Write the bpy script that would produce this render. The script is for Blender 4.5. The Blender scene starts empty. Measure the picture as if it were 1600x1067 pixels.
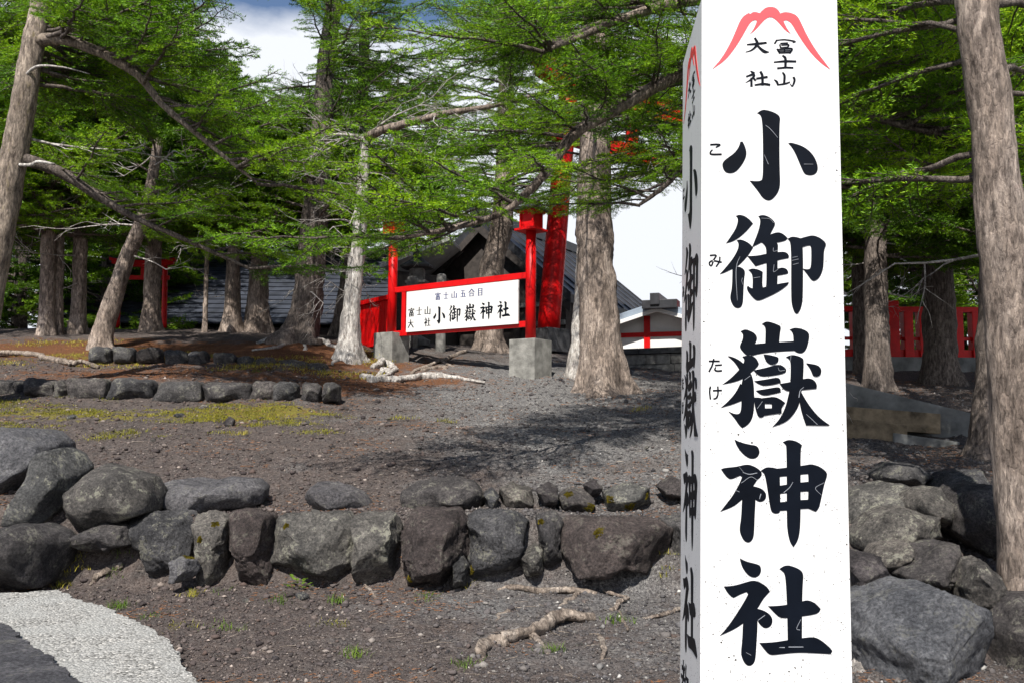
import bpy, bmesh, math, random
import numpy as np
from mathutils import Vector, Matrix
from mathutils.geometry import tessellate_polygon

random.seed(7)
rng = np.random.default_rng(7)
scene = bpy.context.scene
COL = scene.collection
R = math.radians

# ------------------------------------------------------------------ camera
FPX, CX, CY = 1400.0, 800.0, 533.5
TILT, ROLL, CAMZ = R(5.5), R(0.4), 1.6
cam_d = bpy.data.cameras.new('camera')
cam_d.sensor_width = 36.0
cam_d.lens = 36.0 * FPX / 1600.0
cam_d.clip_start = 0.05
cam_d.clip_end = 2000
cam = bpy.data.objects.new('camera', cam_d)
COL.objects.link(cam)
_F = Vector((0, math.cos(TILT), math.sin(TILT)))
_R0 = Vector((1, 0, 0))
_U0 = Vector((0, -math.sin(TILT), math.cos(TILT)))
_R = _R0 * math.cos(ROLL) + _U0 * math.sin(ROLL)
_U = _U0 * math.cos(ROLL) - _R0 * math.sin(ROLL)
CAM = Vector((0, 0, CAMZ))
m = Matrix(((_R.x, _U.x, -_F.x, CAM.x), (_R.y, _U.y, -_F.y, CAM.y), (_R.z, _U.z, -_F.z, CAM.z), (0, 0, 0, 1)))
cam.matrix_world = m
scene.camera = cam

# ------------------------------------------------------------------ sky, sun, exposure
SUN_EL, SUN_AZ = R(50), R(14)          # the sun stands behind the viewer, a little to the left
w = bpy.data.worlds.new('World')
scene.world = w
w.use_nodes = True
nt = w.node_tree
nt.nodes.clear()
wo = nt.nodes.new('ShaderNodeOutputWorld')
bg = nt.nodes.new('ShaderNodeBackground')
sky = nt.nodes.new('ShaderNodeTexSky')
sky.sky_type = 'NISHITA'
sky.sun_disc = False
sky.sun_elevation = SUN_EL
sky.sun_rotation = math.pi + SUN_AZ
sky.altitude = 2300
sky.air_density = 1.0
sky.dust_density = 0.3
bg.inputs['Strength'].default_value = 0.10
tcw = nt.nodes.new('ShaderNodeTexCoord')
mpw = nt.nodes.new('ShaderNodeMapping')
mpw.inputs['Scale'].default_value = (1.0, 1.0, 2.2)
mpw.inputs['Location'].default_value = (0.35, 0.1, 0.0)
cn = nt.nodes.new('ShaderNodeTexNoise')
cn.inputs['Scale'].default_value = 2.6
cn.inputs['Detail'].default_value = 7
cn.inputs['Roughness'].default_value = 0.55
sepw = nt.nodes.new('ShaderNodeSeparateXYZ')
mr = nt.nodes.new('ShaderNodeMapRange')       # bank of cloud low over the horizon, blue above it
mr.inputs['From Min'].default_value = 0.37
mr.inputs['From Max'].default_value = 0.47
mr.inputs['To Min'].default_value = 0.34
mr.inputs['To Max'].default_value = -0.2
adw = nt.nodes.new('ShaderNodeMath'); adw.operation = 'ADD'
crw = nt.nodes.new('ShaderNodeValToRGB')
crw.color_ramp.elements[0].position = 0.50
crw.color_ramp.elements[1].position = 0.66
mxw = nt.nodes.new('ShaderNodeMixRGB')
mxw.inputs['Color2'].default_value = (7.0, 7.25, 7.75, 1)
L = nt.links.new
L(tcw.outputs['Generated'], mpw.inputs['Vector'])
L(mpw.outputs['Vector'], cn.inputs['Vector'])
L(tcw.outputs['Generated'], sepw.inputs['Vector'])
L(sepw.outputs['Z'], mr.inputs['Value'])
L(cn.outputs['Fac'], adw.inputs[0])
L(mr.outputs['Result'], adw.inputs[1])
L(adw.outputs['Value'], crw.inputs['Fac'])
L(crw.outputs['Color'], mxw.inputs['Fac'])
L(sky.outputs['Color'], mxw.inputs['Color1'])
L(mxw.outputs['Color'], bg.inputs['Color'])
L(bg.outputs['Background'], wo.inputs['Surface'])

sd = bpy.data.lights.new('sun', 'SUN')
sd.energy = 5.0
sd.angle = R(0.53)
sd.color = (1.0, 0.95, 0.87)
so = bpy.data.objects.new('sun', sd)
COL.objects.link(so)
_to = Vector((-math.sin(SUN_AZ) * math.cos(SUN_EL), -math.cos(SUN_AZ) * math.cos(SUN_EL), math.sin(SUN_EL)))
so.rotation_euler = (-_to).to_track_quat('-Z', 'Y').to_euler()
so.location = (0, -5, 20)

vs = scene.view_settings
vs.view_transform = 'Standard'
vs.look = 'None'
vs.exposure = 0.45
vs.gamma = 1.0
vs.use_curve_mapping = False
scene.render.engine = 'CYCLES'
scene.cycles.max_bounces = 3
scene.cycles.diffuse_bounces = 1
scene.cycles.glossy_bounces = 2
scene.cycles.transmission_bounces = 1
scene.cycles.adaptive_threshold = 0.02
scene.cycles.transparent_max_bounces = 6
scene.cycles.use_denoising = True

# ------------------------------------------------------------------ helpers
def ray(px, py):
    return _F + _R * ((px - CX) / FPX) + _U * ((CY - py) / FPX)

def P(px, py, d):
    """The point the pixel sees at world distance y = d in front of the viewer."""
    v = ray(px, py)
    return CAM + v * (d / v.y)

def proj(p):
    q = Vector(p) - CAM
    z = q.dot(_F)
    return (CX + FPX * q.dot(_R) / z, CY - FPX * q.dot(_U) / z, z)

def plane_hit(px, py, p0, n):
    v = ray(px, py)
    t = (p0 - CAM).dot(n) / v.dot(n)
    return CAM + v * t

def _hash(ix, iy, iz, seed):
    h = (ix.astype(np.int64) * 374761393 + iy.astype(np.int64) * 668265263 + iz.astype(np.int64) * 2147483647 + seed * 1274126177) & 0xffffffff
    h = ((h ^ (h >> 13)) * 1274126177) & 0xffffffff
    h = (h ^ (h >> 16)) & 0xffff
    return h / 65535.0

def vnoise(p, seed=0):
    p = np.asarray(p, dtype=np.float64)
    i = np.floor(p).astype(np.int64)
    f = p - i
    u = f * f * (3 - 2 * f)
    out = 0
    for dx in (0, 1):
        wx = u[:, 0] if dx else 1 - u[:, 0]
        for dy in (0, 1):
            wy = u[:, 1] if dy else 1 - u[:, 1]
            for dz in (0, 1):
                wz = u[:, 2] if dz else 1 - u[:, 2]
                out = out + wx * wy * wz * _hash(i[:, 0] + dx, i[:, 1] + dy, i[:, 2] + dz, seed)
    return out * 2 - 1

def fbm(p, octv=4, seed=0, gain=0.5):
    p = np.asarray(p, dtype=np.float64)
    a, s, out = 1.0, 1.0, 0
    for k in range(octv):
        out = out + a * vnoise(p * s + 17.3 * k, seed + k * 31)
        a *= gain
        s *= 2.03
    return out

def mesh_np(name, verts, faces, smooth=True):
    """faces: (n,3) or (n,4) int array"""
    verts = np.asarray(verts, dtype=np.float32)
    faces = np.asarray(faces, dtype=np.int32)
    me = bpy.data.meshes.new(name)
    me.vertices.add(len(verts))
    me.vertices.foreach_set('co', verts.ravel())
    k = faces.shape[1]
    me.loops.add(faces.size)
    me.loops.foreach_set('vertex_index', faces.ravel())
    me.polygons.add(len(faces))
    me.polygons.foreach_set('loop_start', np.arange(0, faces.size, k, dtype=np.int32))
    if smooth:
        me.polygons.foreach_set('use_smooth', np.ones(len(faces), dtype=bool))
    me.update(calc_edges=True)
    return me

def link(name, me, mat=None, parent=None):
    o = bpy.data.objects.new(name, me)
    COL.objects.link(o)
    if mat is not None and me is not None and not me.materials:
        me.materials.append(mat)
    if parent is not None:
        o.parent = parent
    return o

def tag(o, label=None, cat=None, group=None, kind=None):
    if label: o['label'] = label
    if cat: o['category'] = cat
    if group: o['group'] = group
    if kind: o['kind'] = kind
    return o

def thing(name, label, cat, group=None):
    o = bpy.data.objects.new(name, None)
    o.empty_display_size = 0.1
    COL.objects.link(o)
    return tag(o, label, cat, group)

class MB:
    """collects verts / faces, then builds one mesh object"""
    def __init__(self):
        self.v, self.f = [], []
    def add(self, vs_, fs_):
        b = len(self.v)
        self.v += [tuple(x) for x in vs_]
        self.f += [tuple(i + b for i in f) for f in fs_]
        return self
    def frame_box(self, o, ax, ay, az):
        """box from corner o spanned by three edge vectors"""
        o, ax, ay, az = Vector(o), Vector(ax), Vector(ay), Vector(az)
        p = [o, o + ax, o + ax + ay, o + ay]
        p = p + [q + az for q in p]
        fs_ = [(0, 3, 2, 1), (4, 5, 6, 7), (0, 1, 5, 4), (1, 2, 6, 5), (2, 3, 7, 6), (3, 0, 4, 7)]
        if ax.cross(ay).dot(az) < 0:
            fs_ = [tuple(reversed(f)) for f in fs_]
        return self.add(p, fs_)
    def beam(self, a, b, wd, ht, up=Vector((0, 0, 1))):
        a, b = Vector(a), Vector(b)
        x = b - a
        y = up.cross(x).normalized() * wd
        z = x.cross(y).normalized() * ht
        return self.frame_box(a - y / 2 - z / 2, x, y, z)
    def box(self, x0, x1, y0, y1, z0, z1):
        return self.frame_box((x0, y0, z0), (x1 - x0, 0, 0), (0, y1 - y0, 0), (0, 0, z1 - z0))
    def tube(self, pts, rad, sides=16, cap=True):
        v, f = tube(pts, rad, sides, cap)
        return self.add(v, f)
    def build(self, name, mat, parent=None, bevel=0.0, smooth=False):
        me = bpy.data.meshes.new(name)
        me.from_pydata(self.v, [], self.f)
        if smooth:
            me.polygons.foreach_set('use_smooth', [True] * len(me.polygons))
        if bevel > 0:
            bm = bmesh.new()
            bm.from_mesh(me)
            bmesh.ops.bevel(bm, geom=list(bm.edges), offset=bevel, segments=2, profile=0.7, affect='EDGES', clamp_overlap=True)
            bm.to_mesh(me)
            bm.free()
        me.update()
        return link(name, me, mat, parent)

def tube(pts, rad, sides=12, cap=True):
    pts = [Vector(p) for p in pts]
    n = len(pts)
    if not hasattr(rad, '__len__'):
        rad = [rad] * n
    t0 = (pts[1] - pts[0]).normalized()
    ref = Vector((0, 0, 1)) if abs(t0.z) < 0.9 else Vector((1, 0, 0))
    u = t0.cross(ref).normalized()
    v, f = [], []
    for i in range(n):
        t = (pts[min(i + 1, n - 1)] - pts[max(i - 1, 0)]).normalized()
        u = (u - t * u.dot(t)).normalized()
        b = t.cross(u)
        for k in range(sides):
            a = 2 * math.pi * k / sides
            v.append(pts[i] + (u * math.cos(a) + b * math.sin(a)) * rad[i])
    for i in range(n - 1):
        for k in range(sides):
            a0, a1 = i * sides + k, i * sides + (k + 1) % sides
            f.append((a0, a1, a1 + sides, a0 + sides))
    if cap:
        f.append(tuple(reversed(range(sides))))
        f.append(tuple((n - 1) * sides + k for k in range(sides)))
    return v, f

def spline(pts, n):
    """Catmull-Rom through tuples, n samples, keeps any dimension"""
    p = np.array(pts, dtype=float)
    p = np.vstack([2 * p[0] - p[1], p, 2 * p[-1] - p[-2]])
    k = len(p) - 3
    out = []
    for s in np.linspace(0, k - 1e-6, n):
        i = int(s)
        t = s - i
        a, b, c, d = p[i], p[i + 1], p[i + 2], p[i + 3]
        out.append(0.5 * (2 * b + (c - a) * t + (2 * a - 5 * b + 4 * c - d) * t * t + (3 * b - a - 3 * c + d) * t ** 3))
    return np.array(out)

# ------------------------------------------------------------------ materials
def new_mat(name):
    mt = bpy.data.materials.new(name)
    mt.use_nodes = True
    nt = mt.node_tree
    b = nt.nodes['Principled BSDF']
    return mt, nt, b

def nd(nt, typ, ins=None, **props):
    n = nt.nodes.new(typ)
    for k, v in props.items():
        setattr(n, k, v)
    if ins:
        for k, v in ins.items():
            if hasattr(v, 'is_output') or isinstance(v, bpy.types.NodeSocket):
                nt.links.new(v, n.inputs[k])
            else:
                n.inputs[k].default_value = v
    return n

def ramp(nt, fac, stops):
    r = nt.nodes.new('ShaderNodeValToRGB')
    el = r.color_ramp.elements
    while len(el) < len(stops):
        el.new(0.5)
    for e, (p, c) in zip(el, stops):
        e.position = p
        e.color = (c[0], c[1], c[2], 1) if len(c) == 3 else c
    nt.links.new(fac, r.inputs['Fac'])
    return r.outputs['Color']

def mix(nt, fac, a, b, mode='MIX'):
    n = nt.nodes.new('ShaderNodeMixRGB')
    n.blend_type = mode
    for k, v in (('Fac', fac), ('Color1', a), ('Color2', b)):
        if isinstance(v, bpy.types.NodeSocket):
            nt.links.new(v, n.inputs[k])
        elif k == 'Fac':
            n.inputs[k].default_value = v
        else:
            n.inputs[k].default_value = (v[0], v[1], v[2], 1)
    return n.outputs['Color']

def coord(nt, kind='Object', scale=None):
    t = nt.nodes.new('ShaderNodeTexCoord')
    out = t.outputs[kind]
    if scale:
        mp = nt.nodes.new('ShaderNodeMapping')
        mp.inputs['Scale'].default_value = scale
        nt.links.new(out, mp.inputs['Vector'])
        out = mp.outputs['Vector']
    return out

def wpos(nt, scale=None):
    t = nt.nodes.new('ShaderNodeNewGeometry')
    out = t.outputs['Position']
    if scale:
        mp = nt.nodes.new('ShaderNodeMapping')
        mp.inputs['Scale'].default_value = scale
        nt.links.new(out, mp.inputs['Vector'])
        out = mp.outputs['Vector']
    return out

def noise(nt, vec, scale, detail=5, rough=0.55):
    return nd(nt, 'ShaderNodeTexNoise', {'Vector': vec, 'Scale': scale, 'Detail': detail, 'Roughness': rough}).outputs['Fac']

def bump(nt, b, h, strength, dist=0.02, chain=None):
    n = nd(nt, 'ShaderNodeBump', {'Height': h, 'Strength': strength, 'Distance': dist})
    if chain is not None:
        nt.links.new(chain, n.inputs['Normal'])
    nt.links.new(n.outputs['Normal'], b.inputs['Normal'])
    return n.outputs['Normal']

def setc(nt, b, c):
    if isinstance(c, bpy.types.NodeSocket):
        nt.links.new(c, b.inputs['Base Color'])
    else:
        b.inputs['Base Color'].default_value = (c[0], c[1], c[2], 1)

def simple_mat(name, c, rough=0.6, var=0.15, scale=6.0, bmp=0.1, spec=0.4):
    mt, nt, b = new_mat(name)
    n = noise(nt, wpos(nt), scale, 6, 0.6)
    lo = [x * (1 - var * 2) for x in c]
    hi = [min(1, x * (1 + var)) for x in c]
    setc(nt, b, ramp(nt, n, [(0.3, lo), (0.65, hi)]))
    b.inputs['Roughness'].default_value = rough
    b.inputs['Specular IOR Level'].default_value = spec
    if bmp > 0:
        bump(nt, b, noise(nt, wpos(nt), scale * 9, 4), bmp, 0.01)
    return mt

def rock_mat(name, dark=(0.045, 0.045, 0.048), light=(0.15, 0.145, 0.145), lichen=0.6, lich_col=(0.36, 0.35, 0.28)):
    mt, nt, b = new_mat(name)
    p = wpos(nt)
    info = nd(nt, 'ShaderNodeObjectInfo')
    big = noise(nt, p, 3.5, 5, 0.6)
    fine = noise(nt, p, 55, 6, 0.7)
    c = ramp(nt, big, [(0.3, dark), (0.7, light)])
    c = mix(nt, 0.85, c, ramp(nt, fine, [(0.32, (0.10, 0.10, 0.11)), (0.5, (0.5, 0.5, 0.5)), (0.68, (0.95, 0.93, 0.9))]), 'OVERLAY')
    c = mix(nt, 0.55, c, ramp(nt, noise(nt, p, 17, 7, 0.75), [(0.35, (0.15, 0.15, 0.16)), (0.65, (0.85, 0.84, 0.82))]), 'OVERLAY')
    tint = ramp(nt, info.outputs['Random'], [(0.0, (0.82, 0.84, 0.9)), (0.35, (1.0, 1.0, 1.0)), (0.7, (1.08, 0.99, 0.95)), (1.0, (0.72, 0.70, 0.72))])
    c = mix(nt, 1.0, c, tint, 'MULTIPLY')
    # crusty pale lichen in patches
    l1 = noise(nt, p, 7.0, 4, 0.55)
    l2 = noise(nt, p, 38, 5, 0.7)
    lm = nd(nt, 'ShaderNodeMath', {0: l1, 1: l2}, operation='MULTIPLY').outputs[0]
    lf = ramp(nt, lm, [(0.30, (0, 0, 0)), (0.36, (lichen, lichen, lichen))])
    c = mix(nt, lf, c, lich_col)
    # pale mineral specks
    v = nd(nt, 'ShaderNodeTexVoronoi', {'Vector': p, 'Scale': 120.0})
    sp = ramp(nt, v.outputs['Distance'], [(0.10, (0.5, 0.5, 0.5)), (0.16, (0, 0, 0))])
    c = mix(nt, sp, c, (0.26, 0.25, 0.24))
    setc(nt, b, c)
    b.inputs['Roughness'].default_value = 0.85
    b.inputs['Specular IOR Level'].default_value = 0.35
    n1 = bump(nt, b, noise(nt, p, 14, 8, 0.72), 1.0, 0.08)
    bump(nt, b, noise(nt, p, 80, 6, 0.78), 1.0, 0.02, n1)
    return mt

M = {}
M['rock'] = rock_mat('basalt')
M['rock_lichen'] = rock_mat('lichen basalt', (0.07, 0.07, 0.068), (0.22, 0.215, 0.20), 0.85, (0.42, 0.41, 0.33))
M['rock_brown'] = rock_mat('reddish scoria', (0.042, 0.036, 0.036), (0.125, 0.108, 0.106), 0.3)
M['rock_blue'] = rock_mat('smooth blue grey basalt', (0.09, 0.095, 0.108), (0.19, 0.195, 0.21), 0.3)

def ground_mat():
    mt, nt, b = new_mat('volcanic ground')
    p = wpos(nt)
    at_g = nd(nt, 'ShaderNodeAttribute', attribute_name='gravel').outputs['Fac']
    at_l = nd(nt, 'ShaderNodeAttribute', attribute_name='litter').outputs['Fac']
    at_m = nd(nt, 'ShaderNodeAttribute', attribute_name='moss').outputs['Fac']
    n_big = noise(nt, p, 1.6, 6, 0.6)
    n_mid = noise(nt, p, 9.0, 6, 0.65)
    n_fine = noise(nt, p, 70, 5, 0.75)
    vor = nd(nt, 'ShaderNodeTexVoronoi', {'Vector': p, 'Scale': 62.0, 'Randomness': 1.0})
    vor2 = nd(nt, 'ShaderNodeTexVoronoi', {'Vector': p, 'Scale': 140.0, 'Randomness': 1.0})
    soil = ramp(nt, n_mid, [(0.30, (0.032, 0.022, 0.019)), (0.52, (0.080, 0.056, 0.047)), (0.72, (0.135, 0.098, 0.080))])
    grav_c = ramp(nt, vor.outputs['Color'], [(0.10, (0.045, 0.044, 0.046)), (0.45, (0.14, 0.137, 0.138)), (0.75, (0.24, 0.233, 0.23)), (0.97, (0.42, 0.40, 0.37))])
    grav_f = ramp(nt, vor2.outputs['Color'], [(0.10, (0.05, 0.048, 0.05)), (0.6, (0.17, 0.165, 0.163)), (0.97, (0.36, 0.35, 0.33))])
    grav = mix(nt, 0.5, grav_c, grav_f)
    gm = nd(nt, 'ShaderNodeMath', {0: at_g, 1: n_big}, operation='ADD').outputs[0]
    gf = ramp(nt, gm, [(0.62, (0, 0, 0)), (0.95, (1, 1, 1))])
    soilgrav = mix(nt, 0.30, soil, grav)
    c = mix(nt, gf, soilgrav, grav)
    # fallen larch needles, orange brown
    lm = nd(nt, 'ShaderNodeMath', {0: at_l, 1: noise(nt, p, 4.2, 6, 0.65)}, operation='ADD').outputs[0]
    lf = ramp(nt, lm, [(0.80, (0, 0, 0)), (1.02, (0.9, 0.9, 0.9))])
    lit = ramp(nt, n_fine, [(0.32, (0.060, 0.024, 0.012)), (0.62, (0.21, 0.088, 0.036))])
    c = mix(nt, lf, c, lit)
    mm = nd(nt, 'ShaderNodeMath', {0: at_m, 1: noise(nt, p, 5.5, 6, 0.65)}, operation='ADD').outputs[0]
    mf = ramp(nt, mm, [(0.92, (0, 0, 0)), (1.12, (0.85, 0.85, 0.85))])
    moss = ramp(nt, n_fine, [(0.3, (0.07, 0.066, 0.010)), (0.65, (0.27, 0.23, 0.035))])
    c = mix(nt, mf, c, moss)
    setc(nt, b, c)
    b.inputs['Roughness'].default_value = 0.95
    b.inputs['Specular IOR Level'].default_value = 0.2
    c = mix(nt, 0.55, c, ramp(nt, noise(nt, p, 45, 6, 0.8), [(0.36, (0.14, 0.13, 0.13)), (0.5, (0.5, 0.5, 0.5)), (0.64, (0.85, 0.84, 0.83))]), 'OVERLAY')
    setc(nt, b, c)
    h1 = nd(nt, 'ShaderNodeMath', {0: vor.outputs['Distance'], 1: -0.7}, operation='MULTIPLY').outputs[0]
    n1 = bump(nt, b, h1, 0.8, 0.02)
    n2 = bump(nt, b, noise(nt, p, 26, 6, 0.7), 0.7, 0.03, n1)
    bump(nt, b, n_fine, 0.7, 0.012, n2)
    return mt
M['ground'] = ground_mat()

def pebble_mat():
    mt, nt, b = new_mat('loose lava gravel')
    g = nd(nt, 'ShaderNodeNewGeometry')
    c = ramp(nt, g.outputs['Random Per Island'], [(0.0, (0.035, 0.033, 0.036)), (0.3, (0.075, 0.070, 0.072)), (0.55, (0.115, 0.11, 0.112)), (0.75, (0.10, 0.082, 0.076)), (0.9, (0.17, 0.165, 0.16)), (0.985, (0.26, 0.25, 0.235)), (1.0, (0.55, 0.53, 0.50))])
    sx = nd(nt, 'ShaderNodeSeparateXYZ', {'Vector': wpos(nt)})
    zn = nd(nt, 'ShaderNodeMapRange', {'Value': sx.outputs['X'], 'From Min': 0.6, 'From Max': -1.6, 'To Min': 0.0, 'To Max': 0.85}).outputs['Result']
    c = mix(nt, zn, c, mix(nt, 1.0, c, (0.98, 0.82, 0.75), 'MULTIPLY'))
    c = mix(nt, 0.5, c, ramp(nt, noise(nt, wpos(nt), 110, 4, 0.7), [(0.3, (0.3, 0.3, 0.3)), (0.7, (0.85, 0.85, 0.85))]), 'OVERLAY')
    setc(nt, b, c)
    b.inputs['Roughness'].default_value = 0.9
    b.inputs['Specular IOR Level'].default_value = 0.25
    bump(nt, b, noise(nt, wpos(nt), 200, 4, 0.7), 0.6, 0.005)
    return mt
M['pebble'] = pebble_mat()

def bark_mat(name, c0, c1, c2, plate=1.0, lichen=0.0):
    mt, nt, b = new_mat(name)
    p = coord(nt, 'Object', (1, 1, 0.36))
    wrp = nd(nt, 'ShaderNodeTexNoise', {'Vector': p, 'Scale': 16.0, 'Detail': 5.0})
    off = nd(nt, 'ShaderNodeVectorMath', {0: wrp.outputs['Color'], 1: (0.085, 0.085, 0.085)}, operation='MULTIPLY').outputs[0]
    pw = nd(nt, 'ShaderNodeVectorMath', {0: p, 1: off}, operation='ADD').outputs[0]
    vor = nd(nt, 'ShaderNodeTexVoronoi', {'Vector': pw, 'Scale': 30.0}, feature='DISTANCE_TO_EDGE')
    vc = nd(nt, 'ShaderNodeTexVoronoi', {'Vector': pw, 'Scale': 30.0})
    n1 = noise(nt, p, 5, 6, 0.65)
    n2 = noise(nt, p, 60, 6, 0.7)
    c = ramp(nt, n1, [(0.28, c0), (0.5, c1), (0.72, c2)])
    c = mix(nt, 0.5, c, ramp(nt, n2, [(0.3, (0.22, 0.22, 0.22)), (0.72, (0.9, 0.9, 0.9))]), 'OVERLAY')
    vsep = nd(nt, 'ShaderNodeSeparateColor', {'Color': vc.outputs['Color']}).outputs['Red']
    c = mix(nt, 0.5, c, ramp(nt, vsep, [(0.0, (0.26, 0.25, 0.24)), (1.0, (0.80, 0.78, 0.76))]), 'OVERLAY')
    crack = ramp(nt, vor.outputs['Distance'], [(0.0, (0.30, 0.27, 0.25)), (0.05, (0.8, 0.79, 0.78)), (0.10, (1, 1, 1))])
    cm = ramp(nt, noise(nt, p, 11, 4, 0.6), [(0.44, (0, 0, 0)), (0.70, (0.6 * plate, 0.6 * plate, 0.6 * plate))])
    c = mix(nt, cm, c, crack, 'MULTIPLY')
    fl = noise(nt, coord(nt, 'Object', (1, 1, 0.22)), 34, 8, 0.72)
    c = mix(nt, 0.9, c, ramp(nt, fl, [(0.36, (0.16, 0.15, 0.15)), (0.5, (0.5, 0.5, 0.5)), (0.62, (0.78, 0.77, 0.75))]), 'OVERLAY')
    if lichen > 0:
        lf = ramp(nt, noise(nt, p, 13, 5, 0.7), [(0.58, (0, 0, 0)), (0.68, (lichen, lichen, lichen))])
        c = mix(nt, lf, c, (0.27, 0.22, 0.09))
    setc(nt, b, c)
    b.inputs['Roughness'].default_value = 0.9
    b.inputs['Specular IOR Level'].default_value = 0.25
    h = nd(nt, 'ShaderNodeMath', {0: vor.outputs['Distance'], 1: 0.12}, operation='MINIMUM').outputs[0]
    pz = coord(nt, 'Object', (1, 1, 0.22))
    b1 = bump(nt, b, h, 0.5 * plate, 0.09)
    b2 = bump(nt, b, noise(nt, pz, 34, 8, 0.72), 1.0, 0.035, b1)
    bump(nt, b, n2, 0.5, 0.008, b2)
    return mt
M['bark'] = bark_mat('grey brown bark', (0.11, 0.087, 0.073), (0.25, 0.205, 0.175), (0.42, 0.355, 0.31))
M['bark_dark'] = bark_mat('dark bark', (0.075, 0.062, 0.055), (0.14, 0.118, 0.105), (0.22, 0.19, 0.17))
M['bark_lichen'] = bark_mat('bark with yellow lichen', (0.13, 0.105, 0.085), (0.24, 0.20, 0.165), (0.34, 0.29, 0.24), 1.0, 0.55)
M['deadwood'] = bark_mat('bleached dead wood', (0.26, 0.24, 0.225), (0.42, 0.40, 0.38), (0.58, 0.56, 0.53), 0.35)
M['rootwood'] = bark_mat('weathered root wood', (0.12, 0.095, 0.08), (0.27, 0.225, 0.19), (0.46, 0.41, 0.36), 0.6)

def needle_mat(name, stops, trans=0.35):
    mt, nt, b = new_mat(name)
    g = nd(nt, 'ShaderNodeNewGeometry')
    info = nd(nt, 'ShaderNodeObjectInfo')
    cl = noise(nt, wpos(nt), 1.7, 4, 0.6)
    f = nd(nt, 'ShaderNodeMath', {0: g.outputs['Random Per Island'], 1: 0.35}, operation='MULTIPLY').outputs[0]
    f2 = nd(nt, 'ShaderNodeMath', {0: cl, 1: 0.45}, operation='MULTIPLY').outputs[0]
    f3 = nd(nt, 'ShaderNodeMath', {0: info.outputs['Random'], 1: 0.25}, operation='MULTIPLY').outputs[0]
    s = nd(nt, 'ShaderNodeMath', {0: f, 1: f2}, operation='ADD').outputs[0]
    s = nd(nt, 'ShaderNodeMath', {0: s, 1: f3}, operation='ADD').outputs[0]
    c = ramp(nt, s, stops)
    setc(nt, b, c)
    b.inputs['Roughness'].default_value = 0.55
    b.inputs['Specular IOR Level'].default_value = 0.3
    tr = nd(nt, 'ShaderNodeBsdfTranslucent', {'Color': c})
    ms = nd(nt, 'ShaderNodeMixShader', {'Fac': trans})
    nt.links.new(b.outputs[0], ms.inputs[1])
    nt.links.new(tr.outputs[0], ms.inputs[2])
    nt.links.new(ms.outputs[0], nt.nodes['Material Output'].inputs['Surface'])
    return mt
M['needle'] = needle_mat('larch needles', [(0.30, (0.032, 0.090, 0.002)), (0.46, (0.10, 0.235, 0.003)), (0.60, (0.20, 0.41, 0.004)), (0.80, (0.38, 0.56, 0.008))], 0.16)
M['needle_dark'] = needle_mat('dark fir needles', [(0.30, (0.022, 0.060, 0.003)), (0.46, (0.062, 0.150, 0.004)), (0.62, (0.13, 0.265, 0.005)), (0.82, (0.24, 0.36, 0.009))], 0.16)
M['grass'] = needle_mat('yellow green grass', [(0.2, (0.10, 0.115, 0.012)), (0.45, (0.24, 0.24, 0.02)), (0.65, (0.40, 0.34, 0.035)), (0.9, (0.50, 0.41, 0.08))], 0.25)
M['weed'] = needle_mat('fresh green leaves', [(0.2, (0.06, 0.11, 0.012)), (0.6, (0.13, 0.22, 0.022)), (0.9, (0.23, 0.29, 0.05))], 0.3)
M['moss'] = simple_mat('golden moss', (0.17, 0.135, 0.015), 0.95, 0.35, 30, 0.9, 0.1)

def red_mat():
    mt, nt, b = new_mat('vermilion paint')
    n = noise(nt, wpos(nt), 5, 6, 0.6)
    setc(nt, b, ramp(nt, n, [(0.3, (0.50, 0.002, 0.003)), (0.6, (0.68, 0.003, 0.004)), (0.8, (0.58, 0.005, 0.006))]))
    b.inputs['Roughness'].default_value = 0.42
    b.inputs['Specular IOR Level'].default_value = 0.25
    bump(nt, b, noise(nt, wpos(nt, (1, 1, 0.2)), 60, 5), 0.12, 0.005)
    return mt
M['red'] = red_mat()
M['white_paint'] = simple_mat('white paint', (0.80, 0.80, 0.79), 0.5, 0.03, 3, 0.05)
M['black_letter'] = simple_mat('black letter film', (0.004, 0.006, 0.011), 0.5, 0.2, 8, 0.0, 0.08)
M['blue_letter'] = simple_mat('blue letter film', (0.05, 0.07, 0.20), 0.4, 0.2, 8, 0.0)
M['pink_letter'] = simple_mat('pinkish red film', (0.86, 0.085, 0.10), 0.45, 0.05, 8, 0.0)
M['red_letter'] = simple_mat('red film', (0.70, 0.03, 0.03), 0.45, 0.05, 8, 0.0)
M['scratch'] = simple_mat('worn film edge', (0.30, 0.32, 0.36), 0.6, 0.1, 20, 0.0)
M['concrete'] = simple_mat('weathered concrete', (0.27, 0.265, 0.245), 0.9, 0.28, 5, 0.6, 0.25)
M['concrete_dark'] = simple_mat('stained concrete', (0.20, 0.205, 0.20), 0.9, 0.3, 3, 0.5, 0.25)
M['stained'] = simple_mat('rust stained concrete', (0.21, 0.165, 0.11), 0.9, 0.4, 5, 0.5, 0.25)
M['slate'] = simple_mat('dark slate roofing', (0.040, 0.046, 0.062), 0.6, 0.25, 3, 0.3)
M['tile'] = simple_mat('black roof tile', (0.035, 0.036, 0.042), 0.45, 0.25, 4, 0.2)
M['tin'] = simple_mat('pale tin roofing', (0.55, 0.55, 0.54), 0.45, 0.12, 3, 0.1)
M['blue_tin'] = simple_mat('light blue grey roof metal', (0.30, 0.36, 0.44), 0.35, 0.12, 3, 0.1)
M['dark_wood'] = simple_mat('dark timber', (0.05, 0.042, 0.038), 0.75, 0.3, 8, 0.3)
M['plaster'] = simple_mat('white plaster', (0.78, 0.78, 0.77), 0.85, 0.05, 3, 0.1)
M['dark_stone'] = simple_mat('dark dressed stone', (0.06, 0.06, 0.065), 0.7, 0.3, 8, 0.4)
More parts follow.
